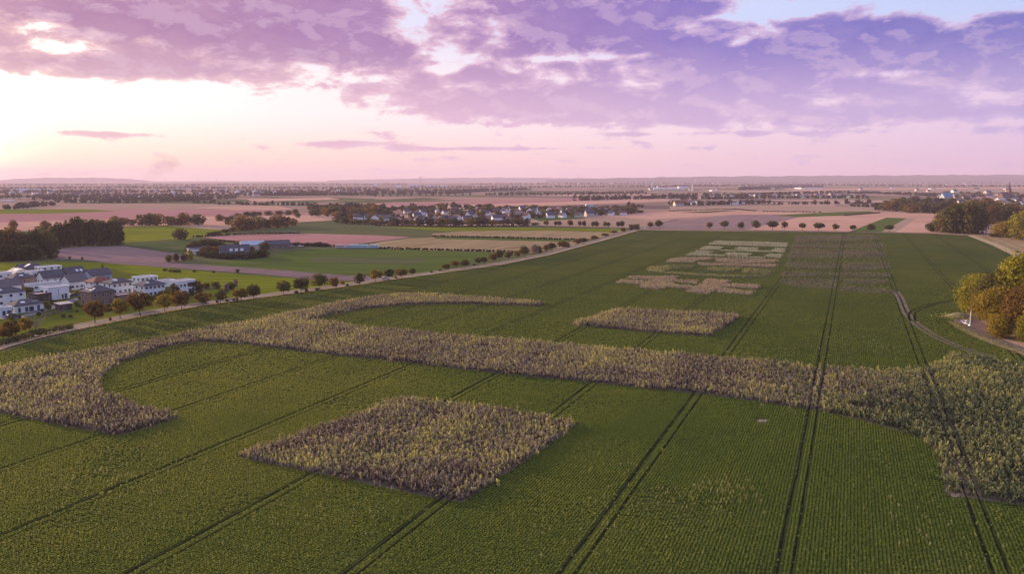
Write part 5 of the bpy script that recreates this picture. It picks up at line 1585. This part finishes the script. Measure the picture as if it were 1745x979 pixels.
TL = [([(60, 341), (200, 341), (330, 343), (300, 340)], 11, "far wood behind the old stubble field at the left"), ([(100, 345), (220, 346), (300, 343), (400, 338)], 10, "far tree belt running behind the pale warehouses"),
      ([(0, 357), (30, 356), (60, 352), (90, 350)], 9, "tree clump at the left frame edge"), ([(0, 338), (120, 337), (250, 336), (420, 334), (640, 333)], 11, "hazy tree belt of the far plain"),
      ([(560, 326), (640, 326), (720, 327.5), (840, 326), (900, 324)], 12, "long dark far wood left of the mast"), ([(460, 334), (560, 332), (640, 331), (760, 331), (830, 326)], 12, "long dark wood behind the rose fields"),
      ([(375, 349), (400, 349), (405, 349), (455, 350)], 7, "row of clipped far trees in the stubble"), ([(980, 342), (1060, 340), (1110, 339), (1160, 337), (1240, 336)], 11, "dark far wood right of the middle village"),
      ([(1240, 336), (1360, 331), (1480, 330), (1560, 333), (1600, 336)], 9, "trees along the long far hamlet"), ([(1145, 350), (1200, 350), (1260, 348), (1310, 347)], 8, "tree belt behind the pink fields"), ([(1160, 341), (1220, 340), (1300, 338), (1400, 338), (1480, 338)], 8, "dark far hedge in front of the long hamlet"),
      ([(830, 333), (900, 332), (1000, 331), (1100, 329)], 8, "far hedge across the middle plain"), ([(1260, 324), (1340, 320), (1400, 319)], 14, "slanting dark far wood below the hills"), ([(700, 321), (900, 320), (1080, 319), (1240, 318)], 12, "hazy far belt under the hills"),
      ([(1150, 318), (1400, 316), (1600, 318), (1760, 319)], 14, "wooded belt below the right-hand hills"), ([(0, 322), (200, 321), (420, 322), (640, 322)], 12, "hazy wood of the far left plain"), ([(0, 329), (160, 329), (340, 328), (560, 329)], 12, "tree belt of the far left town"),
      ([(1450, 352), (1500, 354), (1540, 356)], 7, "low bushes at the left end of the long wood"), ([(1320, 349), (1400, 348), (1480, 347)], 5, "sparse bushes on the far pink field"), ([(800, 315), (1100, 314), (1400, 313), (1760, 313)], 16, "farthest wooded belt below the right-hand hills"),
      ([(0, 316), (300, 316), (700, 315)], 14, "farthest wooded belt of the left plain")]
for i, (pts, h, lab) in enumerate(TL):
    far = 50 * F / (pts[0][1] - 306)
    st = max(6.0, far / 420)
    treeline("far_wood", pts, lab, width=st * 2.2, height=h * 1.0, seed=500 + i, step=st, gappy=.45, size=2.6)
# rows of single far trees
for j, (x0, y0, x1, y1, n, g, lab) in enumerate([(490, 350.5, 523, 351, 6, "far roadside trees left of the village copse", "small far roadside tree left of the village copse"), (455, 350, 482, 350.2, 4, "far trees beside the clipped rows", "small far tree beside the clipped rows in the stubble"),
                                                 (1360, 329.5, 1500, 330.5, 16, "even row of far trees beyond the long hamlet", "tiny tree in the even row beyond the long hamlet"), (330, 346, 365, 347, 5, "far orchard trees", "tiny far orchard tree on the left plain"),
                                                 (850, 334, 1100, 332, 22, "scattered trees on the far middle plain", "tiny scattered tree on the far middle plain"), (640, 335, 800, 333, 14, "far hedgerow trees below the mast", "tiny hedgerow tree below the mast"), (1370, 349, 1480, 347, 7, "single trees on the far stubble", "tiny single tree on the far stubble"),
                                                 (1070, 352, 1095, 354, 4, "trees at the thin end of the village", "tiny tree at the thin end of the middle village")]):
    for i in range(n):
        f = i / max(1, n - 1)
        x, y = x0 + (x1 - x0) * f + RNG.normal(0, 1.0), y0 + (y1 - y0) * f + RNG.normal(0, .25)
        s = px_size(y); hh = RNG.uniform(6, 10) / s
        far_tree("far_tree", x, y, y - hh, hh * RNG.uniform(.9, 1.3), 'dusk', lab, g)

# ditches and dark margins between fields
M['margin'] = plain("field_margin", (0.05, 0.055, 0.03), 0.95, 0.1, 0.3, 0.2)
for pts in ([(612, 419.5), (650, 424.2), (760, 427), (840, 429.2), (902, 431.2)], [(738, 403.8), (860, 406), (1000, 409.3)], [(640, 385), (760, 387.5), (900, 386)], [(1440, 367.5), (1500, 363.2)], [(1300, 361), (1400, 362.2)], [(330, 404.5), (420, 399.6), (510, 398)],
            [(1140, 360.3), (1250, 357), (1290, 360)], [(345, 410), (480, 417.5), (570, 420.3)]):
    treeline("field_margin", pts, "dark weedy margin along the edge of a field", width=1.2, height=1.3, seed=int(pts[0][0]), step=1.6, gappy=.25, size=4.5, leafk='dusk')

# ------------------------------------------------------------------ far halls and town
def hall(x, base, wpx, hpx, label, mat='white', roof='barn_blue', group=None, depth=.6):
    gx, gy = G(x, base); s = px_size(base)
    L, H = wpx * s, hpx * s
    t = root("warehouse", (gx, gy, 0), 0.1, label, 'warehouse', group)
    MB().box(-L / 2, L / 2, 0, L * depth, -.5, H).build("wall", M[mat], t)
    MB().box(-L / 2 - .5, L / 2 + .5, -.5, L * depth + .5, H + .02, H + .8).build("roof", M[roof], t)


for x, b, w, h, lab, r in [(38, 328, 26, 6, "broad bluish hall, largest of the far left town", 'barn_blue'), (74, 327, 28, 4, "long pale hall right of the broad bluish one", 'pale_roof'), (8, 343, 14, 1.6, "long low shining greenhouse at the left frame edge", 'skylight'), (17, 343.5, 10, 1.6, "second low shining greenhouse beside the first", 'skylight'),
                           (206, 338.5, 9, 2.2, "small white hall on the left plain", 'skylight'), (245, 338.5, 24, 3.2, "row of pale halls in the middle of the left plain", 'barn_blue'), (305, 337.5, 20, 3.0, "white hall right of the pale row", 'skylight'), (327, 338, 7, 2, "little white hall beside the white one", 'skylight'),
                           (440, 331, 16, 3, "white hall among far trees left of the mast", 'skylight'), (418, 332, 14, 3, "dull hall among far trees left of the mast", 'barn_blue'), (680, 319.5, 10, 3.5, "bright white factory left of the mast", 'skylight'), (640, 316.5, 5, 5, "white tower block left of the bright factory", 'skylight'), (703, 318, 18, 3, "bluish factory hall nearest the mast", 'barn_blue'),
                           (735, 318.5, 22, 2.5, "long pale factory right of the mast", 'barn_blue'), (757, 318, 12, 2, "pale low factory farther right of the mast", 'skylight'), (1140, 323.5, 52, 2.2, "very long low white shed between two white masts", 'skylight'), (1165, 321, 16, 2.6, "bluish hall behind the long white shed", 'barn_blue'),
                           (1138, 310.5, 9, 1.8, "white building on the slope of the hills", 'skylight'), (1620, 311.5, 24, 2.2, "long white building below the right-hand hills", 'skylight'), (1626, 310.8, 4, 4.5, "white block standing on the long building below the hills", 'skylight'), (1580, 309.5, 30, 1.2, "pale strip of greenhouses on the hillside", 'barn_blue'),
                           (1385, 322, 40, 1.6, "pale greenhouse strip below the wooded hills", 'barn_blue'), (1005, 352, 12, 3, "pale hall behind the middle village", 'barn_blue'), (1568, 331.5, 12, 2.2, "white hall at the left of the church village", 'skylight')]:
    hall(x, b, w, h, lab, 'white', r)
village(50, (0, 640), I([0, 640], [336, 334]), I([0, 640], [318, 316]), "tiny pale house in the hazy far left town", "houses of the far left town", gap=60, sc=1.6, walls=('cream', 'cream', 'white'), roofs=('mid_roof', 'red_roof', 'dark_roof'))
village(30, (1100, 1760), I([1100, 1760], [328, 330]), I([1100, 1760], [313, 312]), "tiny pale house on the plain below the right-hand hills", "houses below the right-hand hills", gap=70, sc=1.5, walls=('cream', 'cream', 'white'), roofs=('mid_roof', 'dark_roof'))

# ------------------------------------------------------------------ hills
def hills(name, xs, tops, dist, depth, mat):
    """a wooded ridge: xs pixel columns, tops pixel rows of the skyline, dist metres away"""
    v, f = [], []
    rows = [(-.6, 0.0), (-.25, .45), (0, 1.0), (.6, .75), (1.2, 0.0)]
    X = np.linspace(xs[0], xs[-1], 90)
    T = np.interp(X, xs, tops)
    hgt = CAM_H + (306 - T) / F * dist
    hgt = hgt * (1 + .035 * np.sin(X * .09) + .03 * np.sin(X * .23 + 1))
    for dd, hf in rows:
        for x, h in zip(X, hgt):
            D = dist + dd * depth
            v.append(((x - 872.5) / F * D, D, -1 + h * hf + (RNG.normal(0, 2.0) if 0 < hf else 0)))
    n = len(X)
    for i in range(len(rows) - 1):
        for k in range(n - 1):
            f.append((i * n + k, i * n + k + 1, (i + 1) * n + k + 1, (i + 1) * n + k))
    return tag(link(name, mesh_from(name, v, f, mat, smooth=True)), kind='structure')


M['hill'] = field_mat("wooded_hill", (0.035, 0.035, 0.022), (0.09, 0.08, 0.05), 0.002, 0.006, 0, .1, 60)
hills("hills", [930, 1050, 1200, 1400, 1600, 1760, 2000], [307, 303.4, 301.2, 299.6, 298.4, 298, 298], 13500, 3000, M['hill'])
hills("hills", [560, 700, 800, 900, 1000, 1100], [307.5, 304.5, 303, 303, 304, 307], 19000, 2500, M['hill'])
hills("hills", [0, 40, 90, 180, 230, 260], [308, 304.5, 303, 303, 305.5, 308], 17000, 1500, M['hill'])

# ------------------------------------------------------------------ wind turbines
M['turbine'] = plain("turbine_white", (0.70, 0.68, 0.68), 0.5, 0.3, 0.03)
M['turbine_dark'] = plain("turbine_grey", (0.22, 0.18, 0.19), 0.6, 0.3, 0.03)


def turbine(x, base, hub_px, blade_px, label, mat='turbine_dark', ang=0.3, yaw=0.0, group="wind turbines on the horizon", thick=1.0):
    gx, gy = G(x, base); s = px_size(base)
    H, B = hub_px * s, blade_px * s
    w = max(2.2, .22 * s) * thick
    t = root("wind_turbine", (gx, gy, 0), yaw, label, 'wind turbine', group)
    MB().tube([(0, 0, -.5), (0, 0, H * .5), (0, 0, H)], [w, w * .8, w * .6], 8).build("tower", M[mat], t)
    MB().box(-w * .8, w * .8, -w * 2.2, w * 2, H - w * .4, H + w * 1.3).build("nacelle", M[mat], t)
    for k in range(3):
        a = ang + k * 2 * math.pi / 3
        dx, dz = math.sin(a), math.cos(a)
        MB().tube([(0, -w * 2.6, H + w * .4), (dx * B * .3, -w * 2.6, H + w * .4 + dz * B * .3), (dx * B, -w * 2.6, H + w * .4 + dz * B)], [w * .45, w * .55, w * .12], 5).build("blade", M[mat], t)


for i, (x, hb, bl, lab) in enumerate([(105, 9, 4.5, "largest grey turbine on the far left horizon"), (159, 9, 4.5, "grey turbine right of the largest one on the left horizon"), (225, 10, 5, "grey turbine left of the smoke plume"), (280, 8, 4, "grey turbine right of the smoke plume"),
                                     (338, 8, 4, "thin grey turbine well right of the smoke plume"), (369, 8, 4, "last grey turbine of the left horizon row"), (45, 5, 2.5, "tiny turbine on the low mound at far left"), (82, 5.5, 2.5, "tiny turbine just left of the largest left one"),
                                     (123, 5, 2.5, "tiny turbine between the two larger left ones"), (145, 5, 2.4, "tiny turbine close left of the second large one"), (183, 5, 2.4, "tiny turbine right of the low mound"), (193, 5, 2.4, "tiny turbine nearest the plume's left neighbour"), (298, 3.5, 1.8, "smallest turbine right of the smoke plume")]):
    turbine(x, 311.5, hb * .82, bl, lab, ang=.2 + i * .7)
turbine(985, 318.5, 18.5, 7.5, "tall white turbine alone on the middle plain", 'turbine', .95, .3, thick=1.0)
turbine(717, 324, 22, 4, "slender pale turbine in front of the white factories", 'turbine', .1, .5)
turbine(1111, 323, 10, 4, "short white turbine at the left of the long shed", 'turbine', .5, 1.3, thick=1.3)
turbine(1180, 326, 14, 4.5, "stout white turbine at the right of the long shed", 'turbine', .2, 1.2, thick=1.8)

# ------------------------------------------------------------------ by the grove: path, mound, pole and rubble
M['mound'] = field_mat("grass_mound", (0.20, 0.18, 0.085), (0.30, 0.26, 0.14), .2, 1.2, 0, .2, 1)
lane_px = [(1628, 549), (1640, 553), (1655, 561), (1690, 577), (1720, 588), (1760, 602), (1850, 635)]
ribbon("grove_path", resample([G(*p) for p in smooth_line(lane_px)], 2.0), 2.1, 0.07, M['worn'])
sheet("path_mouth", wpoly(smoothpoly([(1622, 548), (1632, 541), (1660, 541), (1690, 560), (1690, 570), (1650, 559)])), 0.06, M['bare'])
vg = resample([G(*p) for p in smooth_line([(1622, 549), (1634, 557), (1650, 567), (1690, 584), (1760, 608), (1850, 642)])], 2.0)
ribbon("grove_verge", vg, 1.5, 0.064, M['tan'])
sheet("grove_floor", wpoly(smoothpoly([(1645, 540), (1648, 512), (1690, 500), (1900, 480), (1960, 680), (1760, 600), (1690, 572)])), 0.055, M['verge'])


def tufts(name, line, width, dens, h, label, mat='flower_pale', tone=.3):
    q = resample(line, .4)
    i = RNG.integers(0, len(q), int(len(q) * .4 * width * dens))
    x = q[i, 0] + RNG.normal(0, width / 2.6, len(i)); y = q[i, 1] + RNG.normal(0, width / 2.6, len(i))
    grow(name, x, y, h * RNG.uniform(.6, 1.2, len(i)), h * RNG.uniform(.6, 1.2, len(i)), PT, tone + RNG.normal(0, .15, len(i)), M[mat], label)


tufts("dry_grass", vg, 2.4, 3.0, .55, "strip of dry grass along the grove path", 'flower_green', .25)
tufts("dry_grass", [G(*p) for p in [(1622, 545), (1634, 541), (1646, 538)]], 7, 3.0, .8, "pale grass tufts over the mound by the grove", 'flower_green', .3)
tufts("dry_grass", [G(*p) for p in [(1655, 402), (1700, 419), (1760, 447)]], 4, .8, .7, "dry grass edge right of the field", 'flower_pale', .2)
tufts("dry_grass", VERGE[:int(len(VERGE) * .55)], 3.4, .9, .45, "dry roadside grass between the road and the field", 'flower_orange', .1)
mx_, my_ = G(1634, 540)
mm = []
for i in range(9):
    for k in range(20):
        a = 2 * math.pi * k / 20; r_ = i / 8
        mm.append((math.cos(a) * 6.5 * r_ * (1 + .12 * math.sin(3 * a)), math.sin(a) * 4.2 * r_, 1.3 * (1 - r_ ** 2) + RNG.normal(0, .10) * (1 - r_) - .1 * (r_ > .99)))
mf = [(i * 20 + k, i * 20 + (k + 1) % 20, (i + 1) * 20 + (k + 1) % 20, (i + 1) * 20 + k) for i in range(8) for k in range(20)]
o = link("mound", mesh_from("mound", mm, mf, M['mound'], smooth=True), None, (mx_, my_, .02), .5)
tag(o, "low grassy mound at the tip of the grove", 'mound')
px_, py_ = G(1653, 556)
pl = root("pole", (px_, py_, 0), 0, "slender white pole standing before the yellow grove", 'pole')
MB().tube([(0, 0, -.3), (0, 0, 3.4), (0, 0, 7.0)], [.20, .17, .13], 8).build("shaft", M['turbine'], pl)
MB().box(-.42, .42, -.42, .42, .0, .5).build("foot", M['white'], pl)
MB().box(-.9, .9, -.09, .09, 6.3, 6.48).build("crossarm", M['turbine'], pl)
M['slab'] = plain("pale_slab", (0.50, 0.46, 0.50), 0.8, 0.2, 0.12, 1.0)
for i in range(11):
    gx, gy = G(1634 + RNG.uniform(0, 22), 548 + RNG.uniform(-1, 8) )
    a, b, h = RNG.uniform(.4, 1.0), RNG.uniform(.3, .7), RNG.uniform(.2, .6)
    m = MB().add([(-a, -b, -.1), (a, -b * .8, -.1), (a * .9, b, -.1), (-a * .8, b, -.1), (-a * .7, -b * .7, h), (a * .8, -b * .6, h * .8), (a * .6, b * .7, h), (-a * .6, b * .6, h * .7)],
                 [(0, 3, 2, 1), (4, 5, 6, 7), (0, 1, 5, 4), (1, 2, 6, 5), (2, 3, 7, 6), (3, 0, 4, 7)])
    o = m.build("stone_block", M['slab'], None, (gx, gy, .05)); o.rotation_euler = (0, 0, RNG.uniform(0, 6))
    tag(o, "pale broken slab lying at the foot of the white pole", 'stone block', "pale slabs by the white pole")


# ------------------------------------------------------------------ vehicles
def car(x, base, paint, label, rot, name="parked_car"):
    gx, gy = G(x, base)
    t = root(name, (gx, gy, .03), rot, label, 'car')
    prof = [(-2.1, .35), (2.1, .35), (2.15, .75), (1.3, .95), (-2.1, .95)]
    MB().add([(a, -.85, z) for a, z in prof] + [(a, .85, z) for a, z in prof], [(0, 1, 2, 3, 4), (9, 8, 7, 6, 5)] + [(i, 5 + i, 5 + (i + 1) % 5, (i + 1) % 5) for i in range(5)]).build("body", M[paint], t)
    cab = [(-1.9, .953), (1.1, .953), (.4, 1.45), (-1.5, 1.45)]
    cb = MB().add([(a, -.75, z) for a, z in cab] + [(a, .75, z) for a, z in cab], [(0, 1, 2, 3), (7, 6, 5, 4)] + [(i, 4 + i, 4 + (i + 1) % 4, (i + 1) % 4) for i in range(4)]).build("cabin", M['pane'], t)
    MB().box(-1.5, .4, -.72, .72, 1.452, 1.5).build("roof", M[paint], cb)
    for sx in (-1.35, 1.35):
        for sy in (-.83, .83):
            MB().tube([(sx, sy - .1, .33), (sx, sy + .1, .33)], [.33, .33], 10).build("wheel", M['door'], t)


M['car_white'] = plain("white_car_paint", (0.7, 0.68, 0.7), .3, .5, .03)
M['car_dark'] = plain("dark_car_paint", (0.06, 0.06, 0.09), .3, .5, .03)
car(1102, 389.6, 'car_white', "small white car on the road at the field corner", 0.2)
car(655, 477.5, 'car_white', "pale car on the farm road between dark trees", 1.0)
car(497, 421, 'car_white', "white car parked beside the long dark barn", .4)
car(512, 421, 'car_white', "white van-like car parked near the wrapped bales", .3)
car(126, 506, 'car_dark', "dark car parked on the settlement street", .9)
car(22, 541.5, 'car_dark', "dark car standing by the bungalow", .9)


# ================================================================== AIR
def volume_mat(name, color, density, aniso=0.0):
    m, nt, out = newmat(name)
    v = nt.nodes.new('ShaderNodeVolumePrincipled')
    v.inputs['Color'].default_value = tuple(color)[:3] + (1,)
    v.inputs['Density'].default_value = density
    v.inputs['Anisotropy'].default_value = aniso
    nt.links.new(v.outputs[0], out.inputs['Volume'])
    return m


HAZE_TOP = 345.0
hz = MB().box(-40000, 40000, -2500, 27000, -3.0, HAZE_TOP).build("haze", volume_mat("haze", (0.79, 0.66, 0.89), 0.64e-4, 0.1))
tag(hz, kind='stuff')


# smoke drifting up from the far left plain
sm, sf = [], []
sx0, sy0 = G(243, 315.3)
NR, NS = 16, 14
for i in range(NR):
    f = i / (NR - 1)
    hgt = 12 + 230 * f
    cxs = sx0 + 330 * f ** 1.3 + 12 * math.sin(f * 7)
    rad = (14 + 70 * f ** .8) * (1 if 0 < i < NR - 1 else .2)
    for k in range(NS):
        a = 2 * math.pi * k / NS
        rr = rad * (1 + .22 * math.sin(3 * a + i * 1.3) + .12 * math.sin(5 * a - i))
        sm.append((cxs + math.cos(a) * rr, sy0 + math.sin(a) * rr, max(2.0, min(HAZE_TOP - 8, hgt - math.cos(a) * rr * .8))))
for i in range(NR - 1):
    for k in range(NS):
        sf.append((i * NS + k, i * NS + (k + 1) % NS, (i + 1) * NS + (k + 1) % NS, (i + 1) * NS + k))
sf += [tuple(range(NS))[::-1], tuple((NR - 1) * NS + k for k in range(NS))]
smk = link("smoke", mesh_from("smoke", sm, sf, volume_mat("smoke", (0.40, 0.26, 0.20), 1.8e-3, 0.1)))
tag(smk, "thin brownish smoke plume rising from the far left plain", None, None, 'stuff')
